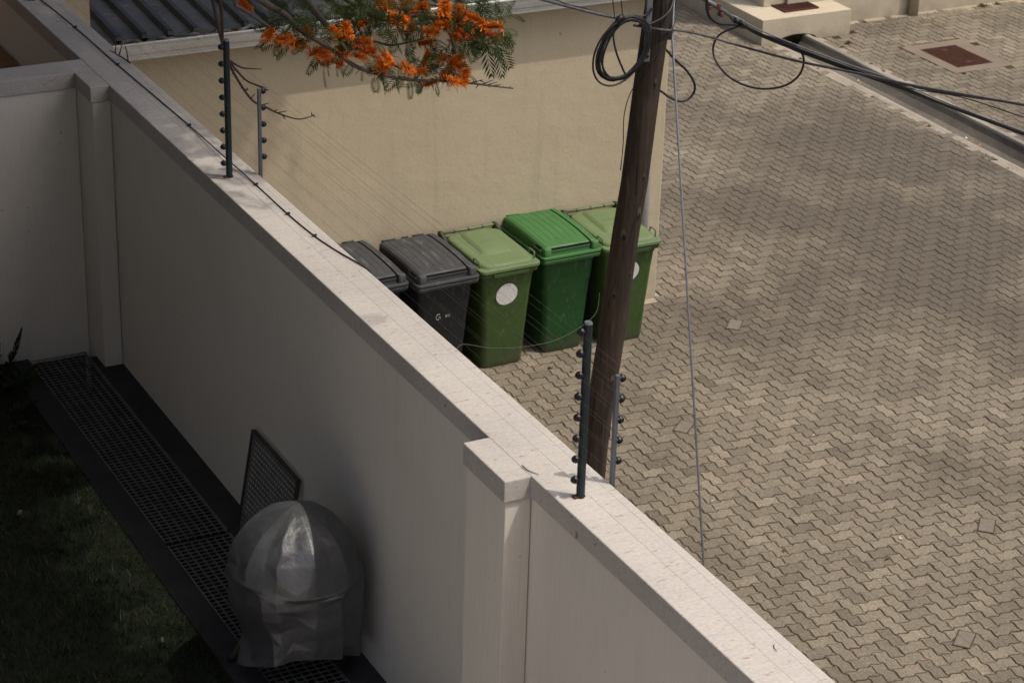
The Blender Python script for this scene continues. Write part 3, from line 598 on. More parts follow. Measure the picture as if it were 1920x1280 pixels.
cable('hook_cable', [(-1.86,-3.4,4.4),(-1.826,-3.4,4.001),(-1.815,-3.4,3.902),(-1.779,-3.4,3.839),(-1.699,-3.4,3.79),(-1.56,-3.37,3.76),(-1.42,-3.36,3.71)], .011, CAB, 'thick black cable bending down into the bundle clamp at the top edge')
cable('looped_cable', [(-2.15,-3.29,3.66),(-2.054,-3.25,3.602),(-1.968,-3.25,3.512),(-1.873,-3.25,3.428),(-1.798,-3.25,3.33),(-1.783,-3.25,3.255),(-1.825,-3.25,3.199),(-1.901,-3.25,3.188),(-1.994,-3.25,3.229),(-2.065,-3.25,3.283),(-2.2,-3.27,3.36)], .009, CAB2, 'smaller loop of dark cable sticking out right of the pole')
cable('thin_cable', [(-1.48,-4.5,3.80),(-1.474,-4.73,3.814),(-1.468,-5.316,3.874),(-1.463,-5.857,3.981),(-1.457,-6.474,4.043),(-1.451,-7.095,4.104),(-1.44,-8.2,4.2)], .0035, CAB, 'thin black cable running just above the bundle to the right edge')
cable('thin_cable', [(-1.47,-4.8,3.82),(-1.461,-5.072,3.853),(-1.457,-5.412,3.902),(-1.452,-5.947,4.007),(-1.447,-6.448,4.112),(-1.441,-7.062,4.211),(-1.43,-8.2,4.4)], .0065, CAB2, 'dark cable splitting upward from the bundle towards the right edge')
cable('earth_wire', [(-2.05,-3.40,3.96),(-2.156,-3.50,3.835),(-2.269,-3.535,3.704),(-2.371,-3.53,3.599),(-2.43,-3.50,3.472),(-2.462,-3.46,3.357),(-2.475,-3.43,3.2),(-2.47,-3.43,3.0),(-2.48,-3.43,2.8)], .0035, CAB, 'thin black wire wound diagonally across the pole')
cable('earth_wire', [(-2.02,-3.31,4.0),(-2.035,-3.31,3.86),(-2.04,-3.31,3.78)], .003, CAB, 'thin wire hanging beside the stay sleeve at the pole top')
# ---------------------------------------------------------------- electric fence on the wall
DKG = M('dark_green_post', (.020,.032,.034), (.014,.022,.024), 9, .5, .2); GRY = M('grey_post', (.17,.18,.20), (.12,.125,.14), 9, .5, .4); INS = M('black_insulator', (.010,.010,.014), None, 9, .45)
def insulator(t, x, y, z, sx, r=.0185, L=.027):
    MB().tube([(x,y,z),(x+sx*.009,y,z),(x+sx*.010,y,z),(x+sx*.020,y,z),(x+sx*.021,y,z),(x+sx*L,y,z),(x+sx*(L+.006),y,z)], [.011,.013,r,r,.013,r*.82,.008], 10).build('insulator', INS, t)
def front_post(x, y, lab):
    t = thing('fence_post', (x,y,HC), lab, 'fence post', 'dark front posts of the electric fence')
    m = MB(); m.tube([(x,y,HC),(x,y,HC+.842)], .0195, 12); p_ = m.build('post', DKG, t, smooth=False)
    MB().tube([(x,y,HC+.842),(x,y,HC+.850)], [.0205,.017], 12).build('cap', GRY, t)
    MB().box((x-.036,y-.012,HC+.002),(x+.022,y+.016,HC+.010)).build('foot', RUST, t, bevel=.003)
    for k in range(8): insulator(t, x-.017, y, HC+.093+.102*k, -1)
    return t
f2 = front_post(-5.938,-9.05,'dark electric fence post on the wall nearest the wooden pole, by the wider wall pillar')
f1 = copy_tree(f2); f1.location.y = -4.71; f1.location.x = -5.932; f1['label'] = 'dark electric fence post standing on the upper left part of the wall'
f0 = copy_tree(f2); f0.location.y = -.74; f0.location.x = -5.941; f0['label'] = 'dark fence post of which only the foot shows at the top left corner'
def back_post(x, y, lab):
    t = thing('fence_post', (x,y,HC-.02), lab, 'fence post', 'thin grey rear posts of the electric fence')
    MB().box((x-.010,y-.010,HC-.35),(x+.010,y+.010,HC+.535)).build('post', GRY, t, bevel=.002)
    for k in range(5): insulator(t, x+.008, y, HC+.108+.102*k, 1, .0185, .027)
    return t
g2 = back_post(-5.744,-8.992,'thin grey fence post at the outer wall edge right of the pole foot')
g1 = copy_tree(g2); g1.location.y = -4.735; g1['label'] = 'thin grey fence post at the outer wall edge near the bare twigs'
WIRE = M('fence_wire', (.15,.14,.12), None, 9, .6, .3)
for k in range(8):
    z = HC+.093+.102*k; P = []
    for a, b in ((-13.4,-9.05),(-9.05,-4.71),(-4.71,-.74),(-.74,3.2)): P += [(-5.983, a+(b-a)*i/8, z-.006*math.sin(math.pi*i/8)) for i in range(8)]
    tag(MB().tube(P, .0006, 4).build('fence_wire', WIRE, None, smooth=True), 'thin live wire of the front fence posts, number %s up from the wall top' % ('one two three four five six seven eight'.split()[k]), 'fence wire', 'live wires of the front fence posts')
for k in range(5):
    z = HC+.108+.102*k; P = []
    for a, b in ((-13.2,-8.99),(-8.99,-4.735),(-4.735,-.7),(-.7,3.2)): P += [(-5.708, a+(b-a)*i/8, z-.006*math.sin(math.pi*i/8)) for i in range(8)]
    tag(MB().tube(P, .0006, 4).build('fence_wire', WIRE, None, smooth=True), 'thin wire of the rear grey fence posts, number %s up from the wall top' % ('one two three four five'.split()[k]), 'fence wire', 'wires of the rear fence posts')
CC = [(-5.941,-.30),(-5.891,-.751),(-5.866,-1.515),(-5.86,-2.434),(-5.847,-3.243),(-5.84,-3.771),(-5.857,-4.423),(-5.838,-4.902),(-5.843,-5.409),(-5.832,-5.774),(-5.804,-6.023),(-5.760,-6.272)]
t = thing('ground_cable', (-5.84,-4,HC), 'thin dark cable lying along the wall top and slipping over its outer edge', 'cable')
CP = [(x,y,HC+.005+(.018 if abs(y+4.4) < .3 else 0)) for x,y in CC]+[(-5.742,-6.36,HC-.02),(-5.735,-6.44,HC-.10),(-5.735,-6.55,HC-.22)]
MB().tube(smoothpath(CP), .0042, 6).build('sheath', CAB2, t, smooth=True)
for i in (1,2,3,5,7,8,9): MB().tube([(CP[i][0]-.014,CP[i][1]+.004,CP[i][2]+.003),(CP[i][0]+.012,CP[i][1],CP[i][2]+.006)], .007, 6).build('tie', CAB, t)
cable('loose_wire', [(-5.735,-7.40,3.58),(-5.70,-7.349,3.676),(-5.107,-6.546,3.209),(-4.459,-5.715,2.743),(-3.777,-4.885,2.31),(-3.184,-4.192,2.015),(-2.844,-3.805,1.905),(-2.60,-3.42,1.86)], .0015, WIRE, 'loose wire drooping in a curve across the fronts of the bins', n=5)
TWIG = M('dry_twig', (.075,.050,.042), (.05,.034,.03), 30, .9)
def twig(loc, lab, segs, r=.003):
    t = thing('twig', loc, lab, 'twig')
    for i, s_ in enumerate(segs): MB().tube(smoothpath(s_, 3), [r*(1-.6*j/(3*(len(s_)-1))) for j in range(3*(len(s_)-1)+1)], 5).build('stem', TWIG, t, smooth=True)
z = HC+.004
twig((-6.03,-8.74,HC), 'small curved dry twig lying on the wide pillar top', [[(-6.043,-8.692,z+.004),(-6.035,-8.745,z),(-6.013,-8.796,z+.002)]])
twig((-5.84,-10.47,HC), 'tiny dry twig on the wall top near the bottom edge', [[(-5.830,-10.448,z),(-5.842,-10.47,z),(-5.845,-10.495,z)]], .0022)
twig((-6.0,-4.72,HC), 'straight thin twig lying at the foot of the upper left fence post', [[(-6.045,-4.690,z+.002),(-6.0,-4.715,z),(-5.945,-4.755,z)]], .0025)
twig((-5.786,-2.402,HC), 'branched dead twig standing up from the wall edge at upper left', [[(-5.77,-2.43,z),(-5.80,-2.36,z+.02),(-5.84,-2.33,z+.05),(-5.825,-2.3,z+.10),(-5.835,-2.28,z+.15)],[(-5.78,-2.41,z+.01),(-5.77,-2.36,z+.06),(-5.775,-2.34,z+.10)],[(-5.84,-2.33,z+.05),(-5.88,-2.32,z+.07)],[(-5.82,-2.35,z+.04),(-5.79,-2.33,z+.11)]], .006)
# ---------------------------------------------------------------- covered barbecue
def covermat():
    mt, nt, p, co = base('silver_cover_fabric', .44, .45, .5)
    col = mixc(nt, ramp(nt, noise(nt, co, 5, 4, .6), .35, .7), (.135,.138,.143), (.10,.103,.108)); nt.links.new(col, p.inputs['Base Color'])
    rn = nd(nt,'ShaderNodeTexNoise', noise_type='RIDGED_MULTIFRACTAL'); rn.inputs['Scale'].default_value = 5.5; rn.inputs['Detail'].default_value = 2.5; nt.links.new(co, rn.inputs['Vector'])
    b = bumpn(nt, rn.outputs['Fac'], .28, .04); b = bumpn(nt, noise(nt, co, 6, 5, .6, (1.6,1.6,.8)), .3, .03, b); nt.links.new(bumpn(nt, noise(nt, co, 26, 4, .6), .25, .01, b), p.inputs['Normal']); return mt
COVER = covermat()
bq = thing('covered_barbecue', (-6.435,-6.93,ZG), 'kettle barbecue under a shiny silver grey cover beside the garden wall', 'barbecue')
PR = [(.075,.322),(.12,.326),(.20,.336),(.28,.345),(.36,.352),(.44,.358),(.52,.362),(.60,.365),(.655,.367),(.685,.366),(.705,.358),(.73,.351),(.77,.340),(.82,.320),(.87,.292),(.92,.255),(.96,.213),(1.0,.155),(1.03,.095),(1.048,.045),(1.055,.012)]
rg = np.random.default_rng(33)                                      # loose cover: flat cloth panels between leaning folds
cols = [R(a) for a in (8,40,72,102,132,158,181,200,217,231,248,266,284,299,318,338)]; NA = len(cols)
lean = rg.normal(0,.10,NA); out = rg.normal(0,.022,NA); m = MB(); rings = []
PF = [(.06,.330),(.14,.338),(.24,.344),(.36,.350),(.48,.356),(.58,.360),(.655,.364),(.69,.365),(.715,.359),(.78,.345),(.85,.318),(.91,.278),(.96,.224),(1.0,.160),(1.035,.085)]
for h, r in PF:
    ring = []
    for j, a0 in enumerate(cols):
        a = a0+(lean[j]*(.65-h)/.65 if h < .69 else 0)+rg.normal(0,.018)
        lf = max(0,math.cos(a-R(185)))**2; rgt = max(0,math.cos(a))**2
        q = -.070*lf*math.exp(-((h-.27)/.15)**2)-.030*rgt*math.exp(-((h-.80)/.12)**2)
        if h < .66: q += out[j]*(1.15-h)+rg.normal(0,.0075)
        elif h < .73: q += rg.normal(0,.003)
        else: q += (.014 if j % 2 else -.012)*min(1,(1.08-h)/.22)+rg.normal(0,.003)
        hem = .120+.165*max(0,math.cos(a-R(-95)))+.02*math.sin(3*a+.4)-.03*max(0,math.cos(a-R(130)))+rg.normal(0,.010)*(h < .1)
        z = hem+(h-.06)*(.72-hem)/.66 if h < .72 else h
        z += rg.normal(0,.011) if .1 < h < .65 else (.020*math.sin(2*a+1.2)+rg.normal(0,.006) if h < .72 else 0)
        ring.append((-6.435+(r+q)*math.cos(a), -6.93+(r+q)*math.sin(a), ZG+z))
    rings.append(ring)
m.loft(rings, cap0=False, cap1=False); n0 = len(m.v); m.v.append((-6.45,-6.93,ZG+1.058)); k0 = n0-NA
m.f += [(k0+j, k0+(j+1)%NA, n0) for j in range(NA)]; m.mi += [0]*NA
cvr_ = m.build('cover', COVER, bq, smooth=True)
bm = bmesh.new(); bm.from_mesh(cvr_.data)
for f in [f for f in bm.faces if len(f.verts) == 4]:                # pull the panels into odd triangles
    vs_ = list(f.verts); k_ = 0 if rg.random() < .5 else 1
    if rg.random() < .6: bmesh.utils.face_split(f, vs_[k_], vs_[k_+2])
cl_ = bm.edges.layers.float.new('crease_edge')
for e in bm.edges:
    a_, b_ = e.verts; up_ = abs(a_.co.z-b_.co.z) > .03; e[cl_] = float(np.clip(rg.normal(.85 if up_ else .40, .2), 0, 1))
bm.to_mesh(cvr_.data); bm.free(); ss = cvr_.modifiers.new('sub','SUBSURF'); ss.levels = ss.render_levels = 4
LEGM = M('steel_leg', (.33,.30,.17), (.26,.24,.15), 9, .4, .6)
MB().tube([(-6.60,-6.78,ZG+.36),(-6.715,-6.665,ZG+.03)], .011, 10).build('leg', LEGM, bq, smooth=True)
fo = MB().tube([(-6.733,-6.67,ZG+.024),(-6.70,-6.655,ZG+.024)], .016, 12).build('foot', RUBBER, bq)
MB().tube([(-6.27,-6.80,ZG+.36),(-6.19,-6.74,ZG+.09)], .011, 10).build('leg', LEGM, bq, smooth=True)
wv = MB().tube([(-6.21,-6.92,ZG+.085),(-6.16,-6.90,ZG+.085)], .082, 22).build('wheel', RUBBER, bq, bevel=.01); MB().tube([(-6.215,-6.922,ZG+.085),(-6.208,-6.919,ZG+.085)], .04, 14).build('hub', LEGM, wv)
MB().loft([[(-6.43+r*math.cos(a),-6.93+r*math.sin(a),ZG+z) for a in np.linspace(0,2*math.pi,24,False)] for z,r in ((.28,.06),(.30,.17),(.42,.25),(.62,.29))]).build('bowl', RUBBER, bq, smooth=True)
# branch courses, spurs, flower places and hanging leaves, in metres
BR = {'a':[(-4.807,-2.2,4.024),(-4.67,-2.2,3.917),(-4.554,-2.2,3.842),(-4.455,-2.2,3.733),(-4.305,-2.2,3.622),(-4.123,-2.2,3.485),(-3.981,-2.2,3.38),(-3.714,-2.2,3.278),(-3.486,-2.2,3.225),(-3.312,-2.2,3.199),(-3.091,-2.2,3.154),(-2.913,-2.2,3.111),(-2.723,-2.2,3.066)],'b':[(-4.366,-2.0,3.93),(-4.244,-2.0,3.783),(-4.153,-2.0,3.666),(-4.024,-2.0,3.547),(-3.957,-2.0,3.479),(-3.825,-2.0,3.414),(-3.718,-2.0,3.352),(-3.523,-2.0,3.247)],'c':[(-4.034,-1.9,3.868),(-3.925,-1.9,3.788),(-3.747,-1.9,3.66),(-3.674,-1.9,3.628),(-3.48,-1.9,3.63),(-3.306,-1.9,3.602),(-3.085,-1.9,3.553),(-2.862,-1.9,3.499),(-2.714,-1.9,3.378)],'d':[(-4.058,-2.05,3.577),(-3.805,-2.05,3.516),(-3.677,-2.05,3.472),(-3.548,-2.05,3.473),(-3.419,-2.05,3.491),(-3.311,-2.05,3.531)],'e':[(-3.765,-2.1,3.694),(-3.616,-2.1,3.637),(-3.474,-2.1,3.625),(-3.336,-2.1,3.613),(-3.226,-2.1,3.536),(-3.18,-2.1,3.407),(-3.199,-2.1,3.266),(-3.241,-2.1,3.167)],'f':[(-5.156,-2.3,4.096),(-5.127,-2.3,4.04),(-5.086,-2.3,3.826),(-5.058,-2.3,3.708),(-5.021,-2.3,3.6),(-4.906,-2.3,3.446),(-4.819,-2.3,3.388),(-4.727,-2.3,3.337)],'g':[(-5.079,-2.3,4.087),(-5.06,-2.3,3.919),(-5.06,-2.3,3.766),(-5.05,-2.3,3.688),(-5.007,-2.3,3.548),(-4.919,-2.3,3.381),(-4.841,-2.3,3.272),(-4.754,-2.3,3.221),(-4.661,-2.3,3.161),(-4.519,-2.3,3.098),(-4.437,-2.3,3.095),(-4.375,-2.3,3.111)],'h':[(-5.021,-2.3,3.6),(-4.936,-2.3,3.535),(-4.856,-2.3,3.514),(-4.777,-2.3,3.5)],'i':[(-4.965,-2.3,3.984),(-4.849,-2.3,3.903),(-4.731,-2.3,3.813),(-4.672,-2.3,3.76)],'j':[(-3.608,-1.8,3.795),(-3.435,-1.8,3.72),(-3.26,-1.8,3.668),(-3.038,-1.8,3.627),(-2.858,-1.8,3.553),(-2.698,-1.8,3.452)]}
SPURS = [((-3.091,-2.2,3.154),(-2.981,-2.2,3.165)),((-3.003,-2.2,3.164),(-2.967,-2.2,3.143)),((-2.98,-2.2,3.132),(-2.891,-2.2,3.154)),((-2.948,-2.2,3.12),(-2.855,-2.2,3.133)),((-3.011,-2.2,3.136),(-3.037,-2.2,3.106)),((-2.935,-2.2,3.118),(-2.921,-2.2,3.099)),((-2.89,-2.2,3.108),(-2.823,-2.2,3.112)),((-2.777,-2.2,3.077),(-2.741,-2.2,3.081)),((-4.893,-2.2,3.346),(-4.837,-2.2,3.32)),((-4.938,-2.2,3.49),(-4.959,-2.2,3.453)),((-4.822,-2.2,3.258),(-4.789,-2.2,3.29)),((-4.622,-2.2,3.124),(-4.548,-2.2,3.13)),((-4.642,-2.2,3.139),(-4.621,-2.2,3.152)),((-4.581,-2.2,3.102),(-4.561,-2.2,3.068)),((-4.354,-2.2,3.068),(-4.358,-2.2,3.097)),((-4.354,-2.2,3.072),(-4.325,-2.2,3.052)),((-4.868,-2.2,3.41),(-4.876,-2.2,3.399)),((-4.796,-2.2,3.362),(-4.7,-2.2,3.322)),((-4.845,-2.2,3.34),(-4.862,-2.2,3.303)),((-4.734,-2.2,3.199),(-4.681,-2.2,3.208))]
FLOW = [(-4.694,-2.244,3.734,22),(-4.594,-2.304,3.705,22),(-4.456,-2.172,3.627,22),(-4.363,-2.28,3.573,24),(-4.302,-2.32,3.566,22),(-4.11,-2.169,3.522,20),(-4.115,-1.937,3.366,18),(-4.054,-1.99,3.378,16),(-3.862,-2.006,3.509,26),(-3.924,-2.25,3.524,26),(-3.941,-2.108,3.44,20),(-3.82,-2.225,3.388,26),(-3.791,-2.272,3.454,20),(-4.212,-2.302,3.711,18),(-4.109,-2.254,3.701,22),(-3.817,-1.933,3.621,20),(-3.663,-1.977,3.744,24),(-4.778,-1.987,3.893,16),(-4.756,-1.99,3.864,14),(-4.408,-2.263,3.726,18),(-3.828,-2.211,3.874,20),(-3.623,-2.068,3.681,26),(-3.506,-2.021,3.61,20),(-3.373,-1.965,3.709,28),(-3.498,-1.954,3.724,20),(-3.359,-2.311,3.803,24),(-3.126,-2.077,3.693,22),(-3.233,-2.048,3.631,28),(-3.282,-2.122,3.609,22),(-3.447,-2.27,3.618,20),(-3.176,-2.137,3.658,22),(-3.132,-2.31,3.694,26),(-3.045,-1.929,3.47,22),(-3.099,-1.961,3.444,22),(-2.96,-2.104,3.543,24),(-2.911,-2.215,3.581,24),(-2.827,-1.941,3.436,20),(-2.818,-2.092,3.433,16),(-3.337,-1.953,3.424,18),(-3.321,-1.968,3.311,20),(-3.285,-2.121,3.352,22),(-3.183,-2.164,3.34,24),(-3.119,-2.08,3.258,20),(-3.278,-2.156,3.226,22),(-3.249,-2.277,3.223,24),(-3.148,-2.213,3.227,22),(-3.299,-1.984,3.118,18),(-3.669,-2.331,3.401,20),(-3.548,-2.329,3.345,18)]
HANG = [((-4.574,-2.1,3.632),(-4.572,-2.144,3.566)),((-4.37,-2.1,3.569),(-4.437,-2.092,3.523)),((-4.247,-2.1,3.474),(-4.36,-2.13,3.369)),((-4.222,-2.1,3.431),(-4.232,-2.121,3.246)),((-4.114,-2.1,3.406),(-4.106,-2.101,3.325)),((-3.988,-2.1,3.391),(-4.09,-2.2,3.353)),((-3.912,-2.1,3.373),(-3.919,-2.079,3.246)),((-3.797,-2.1,3.298),(-3.738,-2.112,3.213)),((-3.655,-2.1,3.26),(-3.593,-2.08,3.115)),((-3.46,-2.1,3.195),(-3.476,-2.145,3.12)),((-3.441,-2.1,3.398),(-3.556,-2.091,3.245)),((-3.616,-2.1,3.621),(-3.71,-2.103,3.492)),((-3.094,-2.1,3.5),(-3.13,-2.162,3.358)),((-3.005,-2.1,3.469),(-2.955,-2.098,3.298)),((-2.938,-2.1,3.441),(-2.858,-2.134,3.171)),((-2.826,-2.1,3.407),(-2.795,-2.186,3.167)),((-2.781,-2.1,3.402),(-2.679,-2.065,3.304)),((-2.802,-2.1,3.363),(-2.686,-2.059,3.19)),((-3.049,-2.1,3.454),(-3.015,-2.084,3.28)),((-3.129,-2.1,3.483),(-3.145,-2.165,3.381)),((-3.267,-2.1,3.418),(-3.351,-2.142,3.297)),((-3.223,-2.1,3.372),(-3.191,-2.086,3.219)),((-4.247,-2.1,3.494),(-4.289,-2.1,3.379)),((-4.205,-2.1,3.449),(-4.154,-2.077,3.315)),((-4.017,-2.1,3.527),(-3.971,-2.119,3.587)),((-3.827,-2.1,3.302),(-3.785,-2.056,3.214)),((-3.741,-2.1,3.271),(-3.757,-2.155,3.216)),((-3.547,-2.1,3.214),(-3.573,-2.184,3.173)),((-3.649,-2.1,3.483),(-3.722,-2.193,3.619)),((-2.85,-2.1,3.492),(-2.723,-2.16,3.42)),((-2.895,-2.1,3.497),(-2.762,-2.194,3.394)),((-2.982,-2.1,3.425),(-2.911,-2.053,3.299)),((-3.181,-2.1,3.449),(-3.218,-2.093,3.307))]
FILL = [(-2.847,-2.095,3.56),(-3.896,-2.18,3.653),(-3.416,-1.956,3.572),(-4.144,-2.281,3.93),(-3.827,-2.158,3.879),(-3.834,-1.927,3.568),(-3.964,-2.019,3.893),(-4.343,-1.729,3.808),(-3.015,-1.745,3.608),(-4.123,-2.219,3.939),(-2.857,-2.165,3.688),(-4.181,-2.024,3.903),(-4.443,-2.019,3.898),(-3.406,-2.144,3.825),(-4.378,-1.796,3.734),(-4.213,-2.262,3.697),(-4.35,-2.07,3.796),(-3.314,-2.316,3.785),(-2.646,-1.782,3.542),(-4.106,-1.983,3.78),(-4.35,-1.709,3.728),(-4.23,-2.3,3.741),(-3.003,-1.902,3.609),(-4.468,-1.982,3.865),(-4.267,-2.364,3.961),(-4.057,-1.826,3.593),(-4.198,-1.788,3.844),(-3.046,-2.344,3.716),(-2.62,-1.741,3.551),(-2.845,-1.851,3.528),(-3.113,-1.977,3.566),(-3.676,-2.019,3.838),(-4.259,-2.216,3.725),(-3.103,-2.36,3.619),(-3.976,-2.067,3.715),(-3.008,-1.794,3.534),(-3.208,-2.254,3.72),(-3.408,-2.069,3.643),(-4.154,-2.202,3.695),(-2.779,-1.916,3.719),(-2.646,-1.728,3.375),(-3.247,-1.778,3.741),(-3.029,-2.199,3.806),(-2.85,-2.108,3.597),(-4.588,-2.398,4.017),(-3.425,-2.029,3.669),(-3.109,-1.803,3.46),(-4.072,-1.809,3.85),(-3.064,-2.35,3.885),(-3.019,-2.097,3.781),(-3.26,-2.344,3.675),(-3.016,-2.103,3.65),(-2.845,-1.761,3.644),(-3.443,-2.202,3.791),(-2.84,-1.808,3.478),(-3.585,-1.731,3.617),(-4.414,-1.827,3.882),(-3.607,-2.259,3.778),(-2.867,-1.757,3.519),(-4.19,-1.754,3.74),(-3.023,-1.701,3.547),(-4.671,-2.393,3.833),(-3.259,-2.397,3.897),(-3.669,-2.196,3.799),(-3.152,-2.038,3.72),(-4.171,-2.103,3.798),(-2.976,-2.335,3.847),(-4.315,-1.952,3.732),(-2.917,-1.933,3.603),(-3.755,-1.959,3.599),(-3.176,-2.043,3.798),(-2.969,-2.015,3.729),(-3.971,-1.917,3.619),(-3.953,-2.355,3.752),(-4.283,-2.095,3.693),(-4.354,-2.305,3.972),(-3.816,-2.327,3.864),(-3.518,-1.867,3.532),(-3.36,-2.173,3.871),(-4.061,-2.162,3.785),(-3.774,-2.206,3.714),(-3.68,-1.989,3.835),(-4.243,-2.317,3.76),(-3.889,-1.951,3.64),(-2.943,-2.351,3.688),(-3.207,-1.731,3.549),(-4.114,-2.29,3.718),(-3.652,-1.863,3.544),(-4.009,-2.018,3.642),(-3.184,-2.103,3.65),(-3.844,-2.187,3.887),(-3.237,-2.148,3.744),(-3.302,-1.869,3.744),(-4.401,-2.033,3.904),(-3.107,-2.025,3.752),(-3.036,-2.227,3.741),(-3.502,-1.963,3.726),(-3.572,-2.281,3.897),(-3.857,-2.062,3.617),(-4.198,-1.944,3.707),(-3.972,-2.019,3.808),(-4.487,-1.994,3.939),(-2.829,-2.001,3.514),(-3.236,-2.264,3.642),(-2.688,-1.73,3.632),(-3.467,-1.921,3.667),(-3.471,-1.892,3.523),(-3.049,-1.731,3.42),(-4.365,-2.084,3.765),(-3.417,-2.167,3.654),(-3.53,-2.187,3.646),(-4.084,-2.179,3.678),(-3.908,-2.19,3.759),(-3.018,-2.179,3.625),(-4.104,-2.254,3.907),(-3.991,-2.061,3.724),(-2.841,-2.196,3.549),(-3.897,-2.142,3.804),(-3.047,-1.935,3.689),(-3.894,-2.179,3.928),(-4.128,-1.796,3.691),(-3.229,-1.842,3.581),(-3.972,-2.17,3.656),(-3.348,-1.816,3.728),(-4.529,-2.276,3.744),(-2.928,-2.333,3.592),(-3.33,-1.704,3.647),(-4.528,-2.377,3.979),(-4.316,-2.396,3.767),(-2.831,-1.793,3.472),(-4.44,-2.398,3.981),(-3.987,-1.941,3.594),(-4.255,-2.011,3.691),(-3.446,-2.244,3.738),(-2.932,-2.228,3.763),(-3.485,-1.723,3.717),(-4.414,-2.125,3.963),(-4.082,-2.231,3.93),(-4.464,-2.091,3.678),(-3.982,-1.887,3.595),(-3.384,-2.197,3.663),(-3.534,-2.338,3.653),(-2.885,-1.847,3.511),(-3.702,-2.333,3.748),(-3.425,-2.361,3.767),(-3.834,-2.397,3.939),(-2.88,-1.705,3.545),(-4.452,-2.096,3.92),(-2.914,-1.884,3.669),(-3.854,-2.01,3.678),(-3.618,-1.718,3.691),(-3.977,-2.16,3.833),(-4.094,-2.155,3.755),(-3.996,-1.922,3.662),(-4.159,-2.4,3.97),(-3.815,-2.145,3.732),(-3.901,-1.868,3.718),(-3.875,-1.999,3.718),(-3.999,-2.057,3.727),(-3.583,-1.744,3.617),(-3.769,-2.097,3.69),(-3.859,-1.888,3.66),(-3.812,-2.125,3.772),(-4.148,-2.339,3.863),(-3.787,-2.129,3.827),(-3.931,-2.252,3.76),(-4.004,-2.381,3.971),(-3.913,-2.2,3.87),(-3.888,-2.312,3.818),(-3.968,-2.08,3.716),(-3.774,-1.884,3.751),(-3.696,-1.869,3.627),(-3.636,-1.782,3.597),(-3.894,-2.178,3.774),(-3.802,-1.931,3.73),(-3.602,-1.778,3.7),(-4.062,-2.123,3.775),(-3.763,-1.76,3.674),(-3.981,-2.328,3.913),(-3.862,-1.755,3.78),(-3.675,-1.783,3.597),(-3.674,-1.714,3.739),(-3.623,-1.818,3.618),(-3.822,-1.902,3.829),(-3.795,-2.095,3.755),(-3.781,-1.898,3.82),(-3.693,-1.785,3.777),(-3.874,-1.997,3.832),(-3.9,-1.965,3.677),(-3.673,-1.753,3.607),(-3.096,-2.201,3.51),(-2.984,-2.165,3.523),(-3.147,-2.375,3.507),(-2.742,-1.786,3.299),(-2.974,-1.959,3.395),(-2.804,-1.929,3.365),(-3.07,-2.233,3.538),(-3.216,-2.271,3.493),(-2.83,-2.065,3.451),(-2.743,-1.786,3.347),(-2.968,-2.152,3.434),(-3.04,-2.105,3.452),(-3.062,-2.107,3.466),(-2.984,-1.809,3.397),(-3.155,-2.313,3.496),(-2.943,-1.794,3.336),(-3.255,-2.392,3.523),(-2.992,-1.911,3.445),(-2.954,-1.866,3.34),(-2.914,-2.071,3.4),(-3.205,-1.881,3.304),(-3.415,-2.204,3.362),(-3.238,-2.301,3.423),(-3.421,-2.148,3.275),(-3.497,-2.214,3.281),(-3.283,-1.898,3.234),(-3.205,-2.005,3.193),(-3.379,-1.937,3.205),(-3.238,-1.717,3.146),(-3.359,-1.859,3.194),(-3.3,-1.846,3.288),(-3.292,-1.721,3.228),(-3.2,-1.75,3.101),(-3.166,-1.881,3.253),(-3.166,-2.157,3.37),(-3.381,-2.044,3.217),(-3.036,-1.871,3.174),(-3.018,-1.849,3.283),(-3.401,-1.77,3.132),(-3.524,-1.88,3.17),(-3.72,-1.932,3.263),(-3.841,-2.222,3.342),(-3.601,-1.965,3.23),(-3.795,-2.269,3.33),(-3.503,-1.947,3.194),(-3.895,-2.277,3.392),(-3.892,-2.388,3.418),(-3.485,-1.731,3.174),(-3.497,-1.791,3.181),(-3.757,-2.187,3.303),(-3.669,-2.369,3.389),(-3.598,-1.827,3.151),(-4.406,-1.86,3.64),(-4.589,-2.292,3.69),(-4.222,-1.828,3.5),(-4.293,-1.813,3.612),(-4.432,-1.998,3.6),(-4.489,-2.208,3.735),(-4.557,-2.36,3.748),(-4.561,-2.356,3.75),(-4.524,-2.091,3.719),(-4.232,-1.895,3.545),(-4.376,-1.953,3.652),(-4.535,-2.243,3.701),(-4.172,-1.841,3.553),(-4.362,-2.356,3.717),(-4.462,-1.97,3.608),(-4.451,-2.278,3.697),(-4.459,-2.396,3.798),(-4.498,-2.264,3.675),(-4.424,-1.843,3.635),(-4.572,-2.246,3.738)]
CROWN_A, CROWN_B = 13000, 22000
# ---------------------------------------------------------------- silky oak: branches, ferny leaves, orange flowers
BARK = M('branch_bark', (.115,.095,.078), (.07,.056,.046), 12, .9, bump=.4, bscale=40, stretch=(1,1,1)); BARKD = M('dead_branch_bark', (.060,.040,.034), (.042,.028,.024), 20, .9, bump=.3)
tr = thing('silky_oak_tree', (-8.2,.6,3.19), 'silky oak branch with ferny leaves and orange flower clusters hanging over the garage roof', 'tree')
PIN = [[0,.5]]
def trunkpath(P, r0, r1, k=5):
    Q = smoothpath(P, k); n = len(Q); return Q, [r0+(r1-r0)*i/(n-1) for i in range(n)]
def limb(P, r0, r1, mat=BARK, name='branch', n=8):
    Q, r = trunkpath(P, r0, r1); return MB().tube(Q, r, n).build(name, mat, tr, smooth=True)
limb([(-8.2,.6,3.0),(-8.15,.5,5.0),(-8.0,.3,7.0),(-7.8,0,9.2),(-7.7,-.2,11.5)], .24, .08, name='trunk', n=14)
HUB = (-7.9,.1,6.2); H2 = (-6.6,-1.2,5.35)
